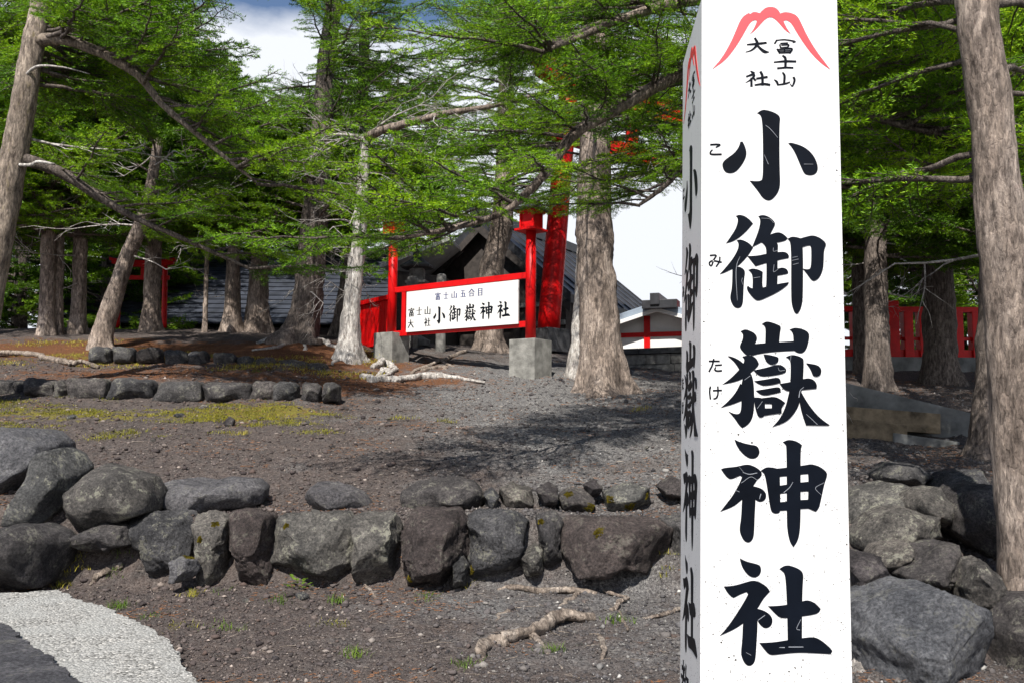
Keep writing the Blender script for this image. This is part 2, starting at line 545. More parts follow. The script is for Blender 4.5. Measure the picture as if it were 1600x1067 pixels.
M['grey_stone'] = simple_mat('grey granite', (0.20, 0.195, 0.185), 0.85, 0.3, 9, 0.5)

def pillar_mat():
    mt, nt, b = new_mat('white painted pillar, flecked')
    p = wpos(nt)
    v = nd(nt, 'ShaderNodeTexVoronoi', {'Vector': p, 'Scale': 62.0})
    r = nd(nt, 'ShaderNodeSeparateColor', {'Color': v.outputs['Color']})
    rad = nd(nt, 'ShaderNodeMath', {0: r.outputs['Red'], 1: 0.17}, operation='MULTIPLY').outputs[0]
    spot = nd(nt, 'ShaderNodeMath', {0: v.outputs['Distance'], 1: rad}, operation='LESS_THAN').outputs[0]
    v2 = nd(nt, 'ShaderNodeTexVoronoi', {'Vector': p, 'Scale': 170.0})
    r2 = nd(nt, 'ShaderNodeSeparateColor', {'Color': v2.outputs['Color']})
    rad2 = nd(nt, 'ShaderNodeMath', {0: r2.outputs['Red'], 1: 0.24}, operation='MULTIPLY').outputs[0]
    spot2 = nd(nt, 'ShaderNodeMath', {0: v2.outputs['Distance'], 1: rad2}, operation='LESS_THAN').outputs[0]
    cl = noise(nt, p, 5, 3)
    sepz = nd(nt, 'ShaderNodeSeparateXYZ', {'Vector': p})
    zf = nd(nt, 'ShaderNodeMapRange', {'Value': sepz.outputs['Z'], 'From Min': 0.8, 'From Max': 2.6, 'To Min': 0.18, 'To Max': -0.10}).outputs['Result']
    dens = nd(nt, 'ShaderNodeMath', {0: cl, 1: zf}, operation='ADD').outputs[0]
    gate = ramp(nt, dens, [(0.42, (0.10, 0.10, 0.10)), (0.60, (1, 1, 1))])
    s = nd(nt, 'ShaderNodeMath', {0: spot, 1: spot2}, operation='MAXIMUM').outputs[0]
    sf = nd(nt, 'ShaderNodeMath', {0: s, 1: gate}, operation='MULTIPLY').outputs[0]
    base = ramp(nt, noise(nt, p, 2.2, 5), [(0.3, (0.76, 0.765, 0.77)), (0.7, (0.82, 0.82, 0.82))])
    c = mix(nt, sf, base, (0.04, 0.035, 0.03))
    setc(nt, b, c)
    b.inputs['Roughness'].default_value = 0.32
    bump(nt, b, noise(nt, p, 150, 3), 0.06, 0.003)
    return mt
M['pillar'] = pillar_mat()

def slab_mat():
    mt, nt, b = new_mat('exposed aggregate concrete')
    p = wpos(nt)
    v = nd(nt, 'ShaderNodeTexVoronoi', {'Vector': p, 'Scale': 70.0})
    n = noise(nt, p, 3.0, 5)
    n2 = noise(nt, p, 85, 5, 0.7)
    c = ramp(nt, v.outputs['Color'], [(0.05, (0.07, 0.068, 0.062)), (0.30, (0.24, 0.235, 0.22)), (0.6, (0.36, 0.355, 0.34)), (0.95, (0.55, 0.53, 0.49))])
    c = mix(nt, ramp(nt, n, [(0.42, (0.0, 0.0, 0.0)), (0.62, (0.8, 0.8, 0.8))]), c, (0.36, 0.36, 0.345))
    c = mix(nt, 0.8, c, ramp(nt, n2, [(0.33, (0.12, 0.12, 0.12)), (0.67, (0.82, 0.82, 0.82))]), 'OVERLAY')
    setc(nt, b, c)
    b.inputs['Roughness'].default_value = 0.95
    h = nd(nt, 'ShaderNodeMath', {0: v.outputs['Distance'], 1: -1.0}, operation='MULTIPLY').outputs[0]
    n1 = bump(nt, b, h, 0.8, 0.012)
    bump(nt, b, n2, 0.6, 0.008, n1)
    return mt
M['slab'] = slab_mat()

# ------------------------------------------------------------------ terrain
def tps_fit(pts, reg=0.02):
    p = np.array(pts)
    n = len(p)
    d = np.hypot(p[:, None, 0] - p[None, :, 0], p[:, None, 1] - p[None, :, 1])
    K = np.where(d > 0, d * d * np.log(d + 1e-9), 0) + np.eye(n) * reg
    A = np.zeros((n + 3, n + 3))
    A[:n, :n] = K
    A[:n, n] = 1
    A[:n, n + 1:] = p[:, :2]
    A[n:, :n] = A[:n, n:].T
    b = np.zeros(n + 3)
    b[:n] = p[:, 2]
    return p, np.linalg.solve(A, b)

CTRL = [(800, 806, 7.1), (800, 800, 7.4), (800, 768, 7.9), (800, 742, 8.3), (800, 700, 9.2), (800, 650, 11.3), (800, 612, 13.3), (830, 583, 14.5), (790, 556, 17.5),
        (600, 806, 7.1), (600, 800, 7.4), (600, 768, 7.9), (600, 742, 8.3), (600, 700, 9.2), (600, 650, 11.2), (600, 600, 13.6), (615, 566, 16.2),
        (300, 806, 7.1), (300, 800, 7.4), (300, 768, 7.9), (300, 742, 8.3), (300, 700, 9.1), (300, 655, 10.6), (300, 628, 11.9), (300, 597, 12.7), (300, 572, 14.2), (300, 540, 16.5), (300, 516, 18.6),
        (60, 760, 7.6), (60, 705, 8.8), (60, 660, 10.3), (60, 632, 11.6), (60, 600, 12.6), (60, 575, 14.0), (60, 540, 16.3), (60, 514, 18.6),
        (-250, 760, 7.6), (-250, 660, 10.3), (-250, 600, 12.6), (-250, 516, 18.6),
        (450, 640, 11.2), (450, 603, 12.8), (470, 572, 14.5), (470, 532, 17.2), (550, 540, 16.8),
        (1000, 806, 7.1), (1000, 800, 7.4), (1000, 765, 7.9), (1000, 738, 8.3), (1000, 690, 9.5), (1000, 645, 11.4), (945, 612, 13.0), (1030, 598, 14.6), (1020, 582, 16.5),
        (1200, 740, 7.8), (1200, 690, 9.4), (1200, 630, 12.0), (1200, 590, 15.5),
        (1400, 770, 7.2), (1400, 715, 8.6), (1400, 692, 10.0), (1450, 640, 12.2), (1450, 600, 14.8), (1450, 578, 17.0),
        (1600, 780, 7.2), (1600, 715, 9.0), (1600, 640, 12.5), (1600, 585, 16.5),
        (1900, 760, 7.2), (1900, 640, 12.5), (1900, 585, 16.5)]
_c = []
for a in CTRL:
    q = P(*a)
    _c.append((q.x, q.y, q.z))
for x in (-14, -7, 0, 7, 14):
    _c.append((x, 24, 3.5))
    _c.append((x, 32, 3.6))
TP, TW = tps_fit(_c)

def upper(x, y):
    x = np.clip(np.asarray(x, float), -12, 12)
    y = np.clip(np.asarray(y, float), 6.3, 32)
    out = TW[-3] + TW[-2] * x + TW[-1] * y
    for (a, b, _), wgt in zip(TP, TW[:-3]):
        d2 = (x - a) ** 2 + (y - b) ** 2
        out = out + wgt * 0.5 * d2 * np.log(d2 + 1e-12)
    return out

def lower(x, y):
    y = np.clip(np.asarray(y, float), 1.0, 9.0)
    return 0.055 + 0.05 * y + 0 * np.asarray(x, float)

_wx = [-20, -4.2, -3.2, -1.5, 0.5, 1.4, 2.2, 3.0, 20]
_wy = [6.9, 6.9, 7.0, 7.05, 6.95, 6.9, 6.0, 5.9, 5.9]
_ww = [0.2, 0.2, 0.2, 0.2, 0.2, 0.25, 1.0, 1.2, 1.2]

def ground(x, y):
    x = np.asarray(x, float)
    y = np.asarray(y, float)
    c = np.interp(x, _wx, _wy)
    wd = np.interp(x, _wx, _ww)
    t = np.clip((y - c) / (2 * wd) + 0.5, 0, 1)
    t = t * t * (3 - 2 * t)
    return lower(x, y) * (1 - t) + upper(x, y) * t

def gz(x, y):
    return float(ground(np.array([x]), np.array([y]))[0])

def gpt(px, py, dmin=3.5, dmax=22.0):
    """first point where the pixel's ray meets the ground"""
    v = ray(px, py)
    ds = np.linspace(dmin, dmax, 900)
    xs = CAM.x + v.x / v.y * ds
    zs = CAM.z + v.z / v.y * ds
    g = ground(xs, ds)
    k = np.argmax(zs <= g)
    if zs[k] > g[k]:
        k = len(ds) - 1
    return Vector((xs[k], ds[k], g[k]))

def grow(a, b, step0, ratio, n):
    out = [b]
    s = step0
    for _ in range(n):
        out.append(out[-1] + s)
        s *= ratio
    return out

xs = np.concatenate([-np.array(grow(0, 6.5, 0.08, 1.13, 36))[::-1][:-1], np.linspace(-6.5, 6.5, 300), np.array(grow(0, 6.5, 0.08, 1.13, 36))[1:]])
ys = np.concatenate([-np.array(grow(0, -3.0, 0.3, 1.4, 12))[::-1] * 0 + np.linspace(-60, 3.2, 13), np.linspace(3.3, 9.5, 200), 9.5 + np.cumsum(np.full(170, 0.03) * 1.012 ** np.arange(170)), ])
last = ys[-1]
ys = np.concatenate([ys, last + np.cumsum(0.4 * 1.2 ** np.arange(32))])
gx, gy = np.meshgrid(xs, ys)
fx, fy = gx.ravel(), gy.ravel()
z0 = ground(fx, fy)
p3 = np.stack([fx, fy, np.zeros_like(fx)], 1)
nearw = np.clip((30 - np.hypot(fx, fy)) / 10, 0, 1)
z0 = z0 + nearw * (0.035 * fbm(p3 * 1.3, 3, 5) + 0.016 * fbm(p3 * 7, 3, 9) + 0.007 * fbm(p3 * 24, 2, 12))
idx = np.arange(len(fx)).reshape(gx.shape)
quads = np.stack([idx[:-1, :-1].ravel(), idx[:-1, 1:].ravel(), idx[1:, 1:].ravel(), idx[1:, :-1].ravel()], 1)
me = mesh_np('ground', np.stack([fx, fy, z0], 1), quads)

def gauss(cx, cy, sx, sy):
    return np.exp(-((fx - cx) / sx) ** 2 - ((fy - cy) / sy) ** 2)
grav = 0.55 * gauss(1.2, 10.5, 2.3, 3.4) + 0.6 * gauss(1.0, 14.5, 3.2, 3.0) + 0.25 * gauss(0.5, 5.8, 1.6, 1.4)
litter = 0.52 * gauss(-3.0, 15.6, 2.6, 1.7) + 0.46 * gauss(-5.5, 13.3, 3.0, 0.9) + 0.45 * gauss(-7.5, 15.5, 3.5, 1.2) + 0.42 * gauss(-2.2, 13.2, 0.9, 0.8) + 0.36 * gauss(-1.2, 14.0, 1.2, 0.5) + 0.24 * gauss(0.6, 5.6, 1.1, 0.8) + 0.25 * gauss(-1.6, 6.1, 1.0, 0.4) + 0.3 * gauss(-8, 16.5, 4, 1.2)
moss = 0.52 * gauss(-5.2, 10.9, 2.6, 0.85) + 0.40 * gauss(-2.9, 11.1, 1.0, 0.7) + 0.5 * gauss(-6.5, 15.2, 3.0, 0.8)
for nm, arr in (('gravel', grav), ('litter', litter), ('moss', moss)):
    at = me.attributes.new(nm, 'FLOAT', 'POINT')
    at.data.foreach_set('value', arr.astype(np.float32))
o = link('ground', me, M['ground'])
tag(o, 'dark volcanic gravel slope rising to the shrine', 'ground', kind='structure')

# ------------------------------------------------------------------ rocks
def ico(sub):
    bm = bmesh.new()
    bmesh.ops.create_icosphere(bm, subdivisions=sub, radius=1.0)
    v = np.array([x.co[:] for x in bm.verts])
    f = np.array([[q.index for q in t.verts] for t in bm.faces])
    bm.free()
    return v, f
from mathutils.bvhtree import BVHTree
ROCKS = []
ICO = {k: ico(k) for k in (1, 2, 3, 4, 5)}

def rock(name, outline, d, depth, seed, parent=None, mat='rock', sub=4, rough=0.085, box=6.0, yaw=None, cuts=10, grow_=1.0):
    """A solid boulder: front outline given as the corners of its face, own depth, facets and grain."""
    pts = [P(a, b, d) for a, b in outline]
    ox = np.array([p.x for p in pts])
    oz = np.array([p.z for p in pts])
    cx_, cz_ = (ox.min() + ox.max()) / 2, (oz.min() + oz.max()) / 2
    v, f = ICO[sub]
    v = v.copy()
    th = np.arctan2(v[:, 2], v[:, 0])
    rho = np.hypot(v[:, 0], v[:, 2])
    # star radius of the outline
    dx, dz = np.cos(th), np.sin(th)
    rr = np.full(len(v), 1e9)
    n = len(ox)
    for i in range(n):
        x1, z1 = ox[i] - cx_, oz[i] - cz_
        x2, z2 = ox[(i + 1) % n] - cx_, oz[(i + 1) % n] - cz_
        ex, ez = x2 - x1, z2 - z1
        den = dx * ez - dz * ex
        den = np.where(np.abs(den) < 1e-9, 1e-9, den)
        t = (x1 * ez - z1 * ex) / den
        u = (x1 * dz - z1 * dx) / den
        ok = (t > 0) & (u >= -0.001) & (u <= 1.001)
        rr = np.where(ok, np.minimum(rr, t), rr)
    rr = np.where(rr > 1e8, np.median(rr), rr) * grow_
    k = (np.abs(rho) ** box + np.abs(v[:, 1]) ** box) ** (-1 / box)
    rho2, c2 = rho * k, v[:, 1] * k
    rho2 = np.minimum(rho2 * 1.05, 1.0)
    q = np.stack([rho2 * np.cos(th), c2, rho2 * np.sin(th)], 1)
    rs = np.random.default_rng(seed)
    for _ in range(cuts):
        nrm = rs.normal(size=3)
        nrm[1] = -abs(nrm[1]) - 0.35
        nrm[2] += 0.15
        nrm /= np.linalg.norm(nrm)
        lim = rs.uniform(0.66, 0.98)
        s = q @ nrm - lim
        q = q - np.outer(np.maximum(s, 0) * 0.9, nrm)
    size = 0.5 * (ox.max() - ox.min() + oz.max() - oz.min()) * 0.5
    w_ = np.stack([q[:, 0] * rr, q[:, 1] * depth / 2, q[:, 2] * rr], 1)
    nn = v / np.linalg.norm(v, axis=1)[:, None]
    s = rs.uniform(0, 100)
    w_ = w_ + nn * (size * rough * (fbm(w_ / size * 1.6 + s, 3, seed) + 0.8 * np.abs(fbm(w_ / size * 3.2 + s, 5, seed + 3, .6)) - 0.25 + 0.22 * fbm(w_ / size * 16 + s, 3, seed + 8)))[:, None]
    me = mesh_np(name, w_, f)
    o = link(name, me, M[mat], parent)
    o.location = (cx_, d + depth * 0.12, cz_)
    ROCKS.append((w_ + np.array(o.location[:]), f))
    return o

wall = thing('stone_retaining_wall', 'low dry stone wall of dark volcanic blocks holding up the gravel slope', 'wall')
FRONT = [  # (outline, distance, depth, material)
    ([(188, 815), (215, 806), (280, 806), (297, 830), (292, 880), (245, 897), (205, 860)], 6.95, .55, 'rock'),
    ([(300, 812), (322, 806), (350, 815), (352, 870), (350, 908), (318, 910), (304, 890)], 6.9, .5, 'rock_lichen'),
    ([(357, 806), (380, 803), (418, 810), (420, 850), (415, 915), (395, 925), (370, 915), (358, 850)], 6.85, .5, 'rock_brown'),
    ([(422, 835), (432, 812), (480, 808), (535, 808), (552, 830), (555, 890), (525, 922), (490, 912), (455, 885), (424, 880)], 6.9, .6, 'rock_lichen'),
    ([(550, 815), (575, 807), (612, 808), (622, 830), (618, 895), (590, 912), (562, 912), (552, 870)], 6.85, .5, 'rock_lichen'),
    ([(632, 822), (645, 802), (715, 801), (727, 815), (728, 850), (720, 895), (690, 915), (640, 912), (630, 870)], 6.8, .6, 'rock_brown'),
    ([(728, 815), (745, 803), (805, 806), (826, 820), (828, 858), (808, 890), (780, 908), (740, 902), (733, 850)], 6.85, .6, 'rock'),
    ([(706, 880), (722, 872), (730, 885), (726, 915), (710, 918)], 6.72, .25, 'rock'),
    ([(815, 872), (835, 853), (850, 860), (848, 898), (822, 900)], 6.8, .3, 'rock_lichen'),
    ([(838, 812), (868, 806), (880, 820), (878, 870), (862, 895), (850, 890), (846, 845)], 6.9, .4, 'rock'),
    ([(884, 830), (900, 815), (960, 815), (1020, 818), (1048, 830), (1040, 860), (1015, 892), (960, 895), (905, 890), (886, 862)], 6.85, .6, 'rock_brown'),
    ([(918, 886), (940, 878), (955, 890), (935, 905), (920, 900)], 6.7, .2, 'rock'),
    ([(1040, 815), (1075, 808), (1110, 820), (1105, 885), (1050, 888)], 6.95, .5, 'rock'),
    ([(120, 835), (160, 820), (190, 825), (200, 850), (150, 862), (120, 852)], 6.85, .45, 'rock'),
]
for i, (ol, d, dp, mt) in enumerate(FRONT):
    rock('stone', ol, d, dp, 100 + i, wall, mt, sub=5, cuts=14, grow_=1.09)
BACK = [
    ([(240, 765), (262, 750), (340, 747), (395, 748), (412, 765), (400, 790), (340, 805), (268, 800), (245, 785)], 7.45, .6, 'rock_blue'),
    ([(460, 775), (490, 755), (520, 752), (565, 770), (580, 790), (570, 808), (480, 806)], 7.5, .5, 'rock_blue'),
    ([(625, 770), (650, 752), (700, 748), (740, 752), (756, 775), (750, 800), (700, 806), (635, 800)], 7.45, .55, 'rock'),
    ([(755, 770), (768, 762), (780, 775), (776, 794), (758, 795)], 7.4, .3, 'rock'),
    ([(780, 765), (800, 755), (830, 762), (835, 790), (800, 800), (780, 795)], 7.5, .4, 'rock_lichen'),
    ([(838, 765), (858, 752), (872, 762), (870, 788), (848, 794)], 7.45, .3, 'rock_brown'),
    ([(873, 775), (890, 762), (915, 765), (930, 780), (922, 800), (880, 800)], 7.45, .4, 'rock'),
    ([(912, 758), (930, 748), (942, 760), (936, 776), (918, 776)], 7.6, .3, 'rock_brown'),
    ([(945, 770), (980, 755), (1015, 762), (1020, 790), (990, 800), (950, 798)], 7.5, .45, 'rock_lichen'),
    ([(1030, 760), (1052, 745), (1080, 755), (1085, 780), (1050, 786)], 7.5, .4, 'rock_brown'),
]
for i, (ol, d, dp, mt) in enumerate(BACK):
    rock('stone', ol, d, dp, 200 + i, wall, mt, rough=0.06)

LEFTB = [
    ([(-70, 690), (0, 668), (45, 672), (75, 692), (60, 740), (20, 795), (-70, 800)], 7.5, 1.0, 'rock_blue', 'large smooth blue grey boulder at the head of the stone wall'),
    ([(6, 800), (30, 745), (55, 710), (85, 700), (108, 712), (118, 735), (95, 790), (60, 825), (15, 822)], 7.05, .6, 'rock_lichen', 'upright leaning boulder with a pale lichen covered flank'),
    ([(82, 815), (100, 775), (120, 735), (145, 725), (225, 745), (236, 775), (234, 800), (170, 822), (130, 850), (90, 838)], 7.0, .75, 'rock_lichen', 'wide flat faced boulder with a sloping lichen top beside the upright leaning boulder'),
    ([(-70, 838), (0, 825), (45, 822), (80, 836), (92, 850), (78, 890), (58, 918), (0, 924), (-70, 924)], 6.55, .7, 'rock', 'dark squat boulder sitting on the edge of the pale concrete pad'),
    ([(260, 880), (280, 870), (300, 876), (306, 892), (290, 908), (266, 910)], 6.65, .2, 'rock_blue', 'small light grey speckled stone leaning at the foot of the wall'),
]
for i, (ol, d, dp, mt, lb) in enumerate(LEFTB):
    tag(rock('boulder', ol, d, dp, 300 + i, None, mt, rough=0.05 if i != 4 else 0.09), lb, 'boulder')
RIGHTB = [
    ([(1325, 985), (1345, 955), (1400, 930), (1470, 926), (1530, 945), (1545, 1000), (1550, 1090), (1480, 1120), (1380, 1110), (1330, 1060)], 4.9, .9, 'rock_blue', 'big rounded grey boulder beside the white pillar, largest of the heap'),
    ([(1300, 880), (1340, 862), (1375, 870), (1390, 900), (1370, 930), (1310, 938)], 5.5, .6, 'rock_brown', 'rounded reddish brown boulder beside the white pillar'),
    ([(1395, 895), (1440, 862), (1495, 850), (1520, 880), (1512, 920), (1470, 935), (1410, 925)], 5.6, .7, 'rock', 'dark angular boulder behind the largest boulder of the heap'),
    ([(1360, 880), (1378, 855), (1420, 845), (1440, 858), (1420, 885), (1385, 895)], 5.75, .4, 'rock_lichen', 'small boulder blotched all over with white lichen'),
    ([(1345, 840), (1375, 805), (1420, 795), (1475, 810), (1485, 845), (1450, 855), (1380, 862), (1350, 860)], 6.1, .6, 'rock_lichen', 'broad lichen spotted grey boulder above the white blotched one'),
    ([(1420, 790), (1440, 765), (1470, 760), (1485, 790), (1480, 825), (1430, 812)], 6.3, .5, 'rock_lichen', 'pale square edged boulder with a sunlit front'),
    ([(1320, 800), (1345, 768), (1400, 752), (1440, 765), (1425, 795), (1360, 810), (1325, 840)], 6.6, .6, 'rock_lichen', 'flat topped grey boulder with grass tufts at its foot'),
    ([(1515, 920), (1525, 880), (1545, 868), (1570, 900), (1572, 965), (1545, 972), (1518, 955)], 5.3, .4, 'rock_lichen', 'tall narrow slab of stone standing beside the near trunk'),
    ([(1378, 742), (1400, 722), (1435, 725), (1460, 745), (1440, 765), (1385, 762)], 7.2, .6, 'rock', 'rounded dark boulder on top of the heap in the shade'),
    ([(1485, 800), (1515, 765), (1555, 755), (1590, 790), (1590, 880), (1540, 870), (1495, 830)], 6.2, .8, 'rock', 'large shaded boulder leaning against the near tree trunk'),
    ([(1470, 770), (1490, 740), (1540, 735), (1560, 760), (1510, 790)], 6.9, .6, 'rock', 'shaded boulder below the roots of the dark flared trunk'),
    ([(1560, 985), (1600, 940), (1680, 930), (1720, 1000), (1700, 1100), (1580, 1090)], 5.0, .7, 'rock', 'dark boulder at the foot of the near trunk'),
]
for i, (ol, d, dp, mt, lb) in enumerate(RIGHTB):
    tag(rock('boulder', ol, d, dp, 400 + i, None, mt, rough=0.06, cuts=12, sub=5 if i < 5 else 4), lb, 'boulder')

edge = thing('stone_edging', 'row of long dark stones edging the mossy terrace', 'edging')
ex = [(-40, 32), (34, 82), (84, 102), (103, 167), (170, 238), (242, 316), (317, 391), (392, 430), (431, 463), (470, 498), (505, 528)]
for i, (a, b) in enumerate(ex):
    t = 590 + (a % 17) * 0.2 + (0 if b < 300 else 4)
    h = 34
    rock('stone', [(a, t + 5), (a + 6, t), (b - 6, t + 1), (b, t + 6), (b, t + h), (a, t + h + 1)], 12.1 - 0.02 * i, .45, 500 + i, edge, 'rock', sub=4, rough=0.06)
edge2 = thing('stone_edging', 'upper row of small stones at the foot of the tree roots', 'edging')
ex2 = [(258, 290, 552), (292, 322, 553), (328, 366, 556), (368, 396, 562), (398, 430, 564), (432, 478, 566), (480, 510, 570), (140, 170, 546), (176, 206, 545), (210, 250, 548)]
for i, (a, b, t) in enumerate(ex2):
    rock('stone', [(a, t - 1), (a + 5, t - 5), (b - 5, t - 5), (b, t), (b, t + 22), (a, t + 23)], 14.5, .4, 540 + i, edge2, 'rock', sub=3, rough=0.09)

# loose stones lying on the ground
lo = [(280, 652, 20), (318, 640, 18), (358, 662, 26), (480, 665, 16), (115, 655, 18), (590, 630, 14), (712, 728, 12), (608, 655, 10),
      (540, 640, 12), (470, 935, 26), (385, 940, 12), (640, 968, 14), (745, 940, 16), (572, 990, 12), (890, 995, 16), (905, 1008, 14), (1010, 700, 9), (420, 720, 12), (655, 700, 10),
      (240, 690, 11), (160, 700, 9), (520, 700, 12), (350, 1010, 10), (430, 1030, 14), (700, 1020, 12), (820, 650, 9), (880, 700, 10), (60, 640, 14), (195, 665, 12), (960, 740, 10)]
for i, (a, b, s) in enumerate(lo):
    g = gpt(a, b)
    rs = np.random.default_rng(900 + i)
    v, f = ICO[3]
    r0 = s / FPX * g.y * 0.5
    v = v * np.array([1, rs.uniform(.7, 1), rs.uniform(.45, .75)]) * r0
    for _ in range(6):
        nrm = rs.normal(size=3); nrm /= np.linalg.norm(nrm)
        sd_ = v @ nrm - r0 * rs.uniform(.45, .75)
        v = v - np.outer(np.maximum(sd_, 0) * .9, nrm)
    v = v * (1 + 0.12 * fbm(v / r0 * 2 + i, 3, i))[:, None]
    o = link('loose_stone', mesh_np('loose_stone', v, f), M[['rock', 'rock_lichen', 'rock_brown'][i % 3]])
    o.location = g + Vector((0, 0, r0 * 0.22))
    o.rotation_euler = (0, 0, rs.uniform(0, 6))
    tag(o, 'small loose lava stone lying on the ground', 'stone', 'loose stones on the slope')

# ------------------------------------------------------------------ concrete pad and kerb
def low_hit(px, py, lift=0.0):
    v = ray(px, py)
    # z = 0.055 + 0.05 y + lift
    t = (0.055 + lift + 0.05 * CAM.y - CAM.z) / (v.z - 0.05 * v.y)
    return CAM + v * t

def slab_poly(name, outline, lift, thick, mat, seed):
    pts = spline(outline + [outline[0]], 360)[:-1]
    top = [low_hit(a, b, lift) for a, b in pts]
    n = np.array([p[:] for p in top])
    n[:, :2] += 0.022 * np.stack([fbm(n * 11, 4, seed, .7), fbm(n * 11 + 7, 4, seed, .7)], 1)
    me = bpy.data.meshes.new(name)
    k = len(n)
    v = [tuple(p) for p in n] + [(p[0], p[1], p[2] - thick) for p in n]
    tri = tessellate_polygon([[Vector((p[0], p[1], 0)) for p in n]])
    f = []
    for t in tri:
        a, b, c = (Vector(v[i]) for i in t)
        f.append(t if (b - a).cross(c - a).z > 0 else tuple(reversed(t)))
    f += [(i, (i + 1) % k, (i + 1) % k + k, i + k) for i in range(k)]
    me.from_pydata(v, [], f)
    me.update()
    return link(name, me, M[mat])

pad = slab_poly('concrete_pad', [(-700, 925), (-300, 923), (-60, 924), (20, 925), (85, 922), (120, 935), (165, 948), (210, 968), (250, 990), (282, 1026), (310, 1064), (350, 1110), (390, 1200), (-700, 1250)], 0.075, 0.2, 'slab', 3)
tag(pad, 'pale pebbly concrete pad beside the boulders', 'pavement', kind='structure')
ks = slab_poly('kerb_stone', [(-300, 955), (-60, 962), (0, 972), (22, 984), (48, 1006), (80, 1028), (112, 1056), (140, 1085), (180, 1160), (-300, 1180)], 0.105, 0.15, 'rock_blue', 5)
tag(ks, 'smooth grey kerb slab set into the pale concrete pad', 'kerb')

# ------------------------------------------------------------------ white pillar with lettering
PA = R(3.0)
PD = 2.24
FL = P(1095, 600, PD)
pn = Vector((-math.sin(PA), -math.cos(PA), 0))           # front normal
pr = Vector((math.cos(PA), -math.sin(PA), 0))            # along the front face to the right
pb = -pn                                                 # towards the back
DEP = 0.36
def fp(px, py, off=0.0):
    return plane_hit(px, py, FL, pn) + pn * off
tl, tr = fp(1096.5, -4), fp(1308, -4)
bl, br = fp(1094, 1067), fp(1332, 1067)
ZB = 0.08
def down(a, b):
    t = (a.z - ZB) / (a.z - b.z)
    return a + (b - a) * t
bl2, br2 = down(tl, bl), down(tr, br)
lean = 0.0
btl = tl + pb * DEP + Vector((0, 0, -0.028))
btr = tr + pb * DEP + Vector((0, 0, -0.028))
bbl, bbr = bl2 + pb * DEP, br2 + pb * DEP
pil = thing('pillar_sign', 'tall white flecked shrine name pillar with big black brush characters and red mountain emblem', 'pillar')
mb = MB()
mb.add([bl2, br2, bbr, bbl, tl, tr, btr, btl], [(0, 3, 2, 1), (4, 5, 6, 7), (0, 1, 5, 4), (1, 2, 6, 5), (2, 3, 7, 6), (3, 0, 4, 7)])
mb.build('shaft', M['pillar'], pil, bevel=0.003)
mb = MB()
c0 = bl2 - pr * 0.12 - pb * 0.12
mb.frame_box(Vector((c0.x, c0.y, -0.1)), pr * ((br2 - bl2).length + 0.24), pb * (DEP + 0.24), Vector((0, 0, 0.26)))
mb.build('plinth', M['concrete'], pil, bevel=0.01)

def smooth_poly(pts, it=2):
    """rounds the gentle corners of an outline, keeps the sharp brush tips"""
    p = [np.array(q, float) for q in pts]
    for _ in range(it):
        n = len(p)
        out = []
        for i in range(n):
            a, b, c = p[i - 1], p[i], p[(i + 1) % n]
            u, v = b - a, c - b
            lu, lv = np.linalg.norm(u), np.linalg.norm(v)
            ang = math.degrees(math.acos(max(-1, min(1, float(u @ v / (lu * lv + 1e-9))))))
            if ang > 62:
                out.append(b)
            else:
                k = 0.25
                out.append(b - u * k)
                out.append(b + v * k)
        p = out
    return [tuple(q) for q in p]

def stroke(pts):
    """brush stroke polyline [(x, y, width)...] to an outline"""
    q = spline(pts, 4 * len(pts)) if len(pts) > 2 else np.array(pts, float)
    L_, R_ = [], []
    n = len(q)
    for i in range(n):
        t = q[min(i + 1, n - 1), :2] - q[max(i - 1, 0), :2]
        t = t / (np.linalg.norm(t) + 1e-9)
        s = np.array([-t[1], t[0]]) * q[i, 2] / 2
        e = np.zeros(2)
        if i == 0: e = -t * q[i, 2] * 0.25
        if i == n - 1: e = t * q[i, 2] * 0.25
        L_.append(tuple(q[i, :2] + s + e))
        R_.append(tuple(q[i, :2] - s + e))
    return L_ + R_[::-1]

def glyph_mesh(name, polys, fmap, normal, mat, parent, thick=0.0012, step=0.00006):
    """polys in drawing units; fmap(x, y) -> point on the face; makes thin raised film"""
    v, f = [], []
    for j, pl in enumerate(polys):
        pp = [fmap(x, y) for x, y in pl]
        off = normal * (thick + step * j)
        tri = tessellate_polygon([pp])
        b = len(v)
        k = len(pp)
        v += [tuple(q + off) for q in pp] + [tuple(q - normal * 0.0005) for q in pp]
        for t in tri:
            a, c, d = pp[t[0]], pp[t[1]], pp[t[2]]
            t = t if (c - a).cross(d - a).dot(normal) > 0 else tuple(reversed(t))
            f.append(tuple(i + b for i in t))
        f += [(b + i, b + (i + 1) % k, b + (i + 1) % k + k, b + i + k) for i in range(k)]
    me = bpy.data.meshes.new(name)
    me.from_pydata(v, [], f)
    me.update()
    return link(name, me, M[mat], parent)

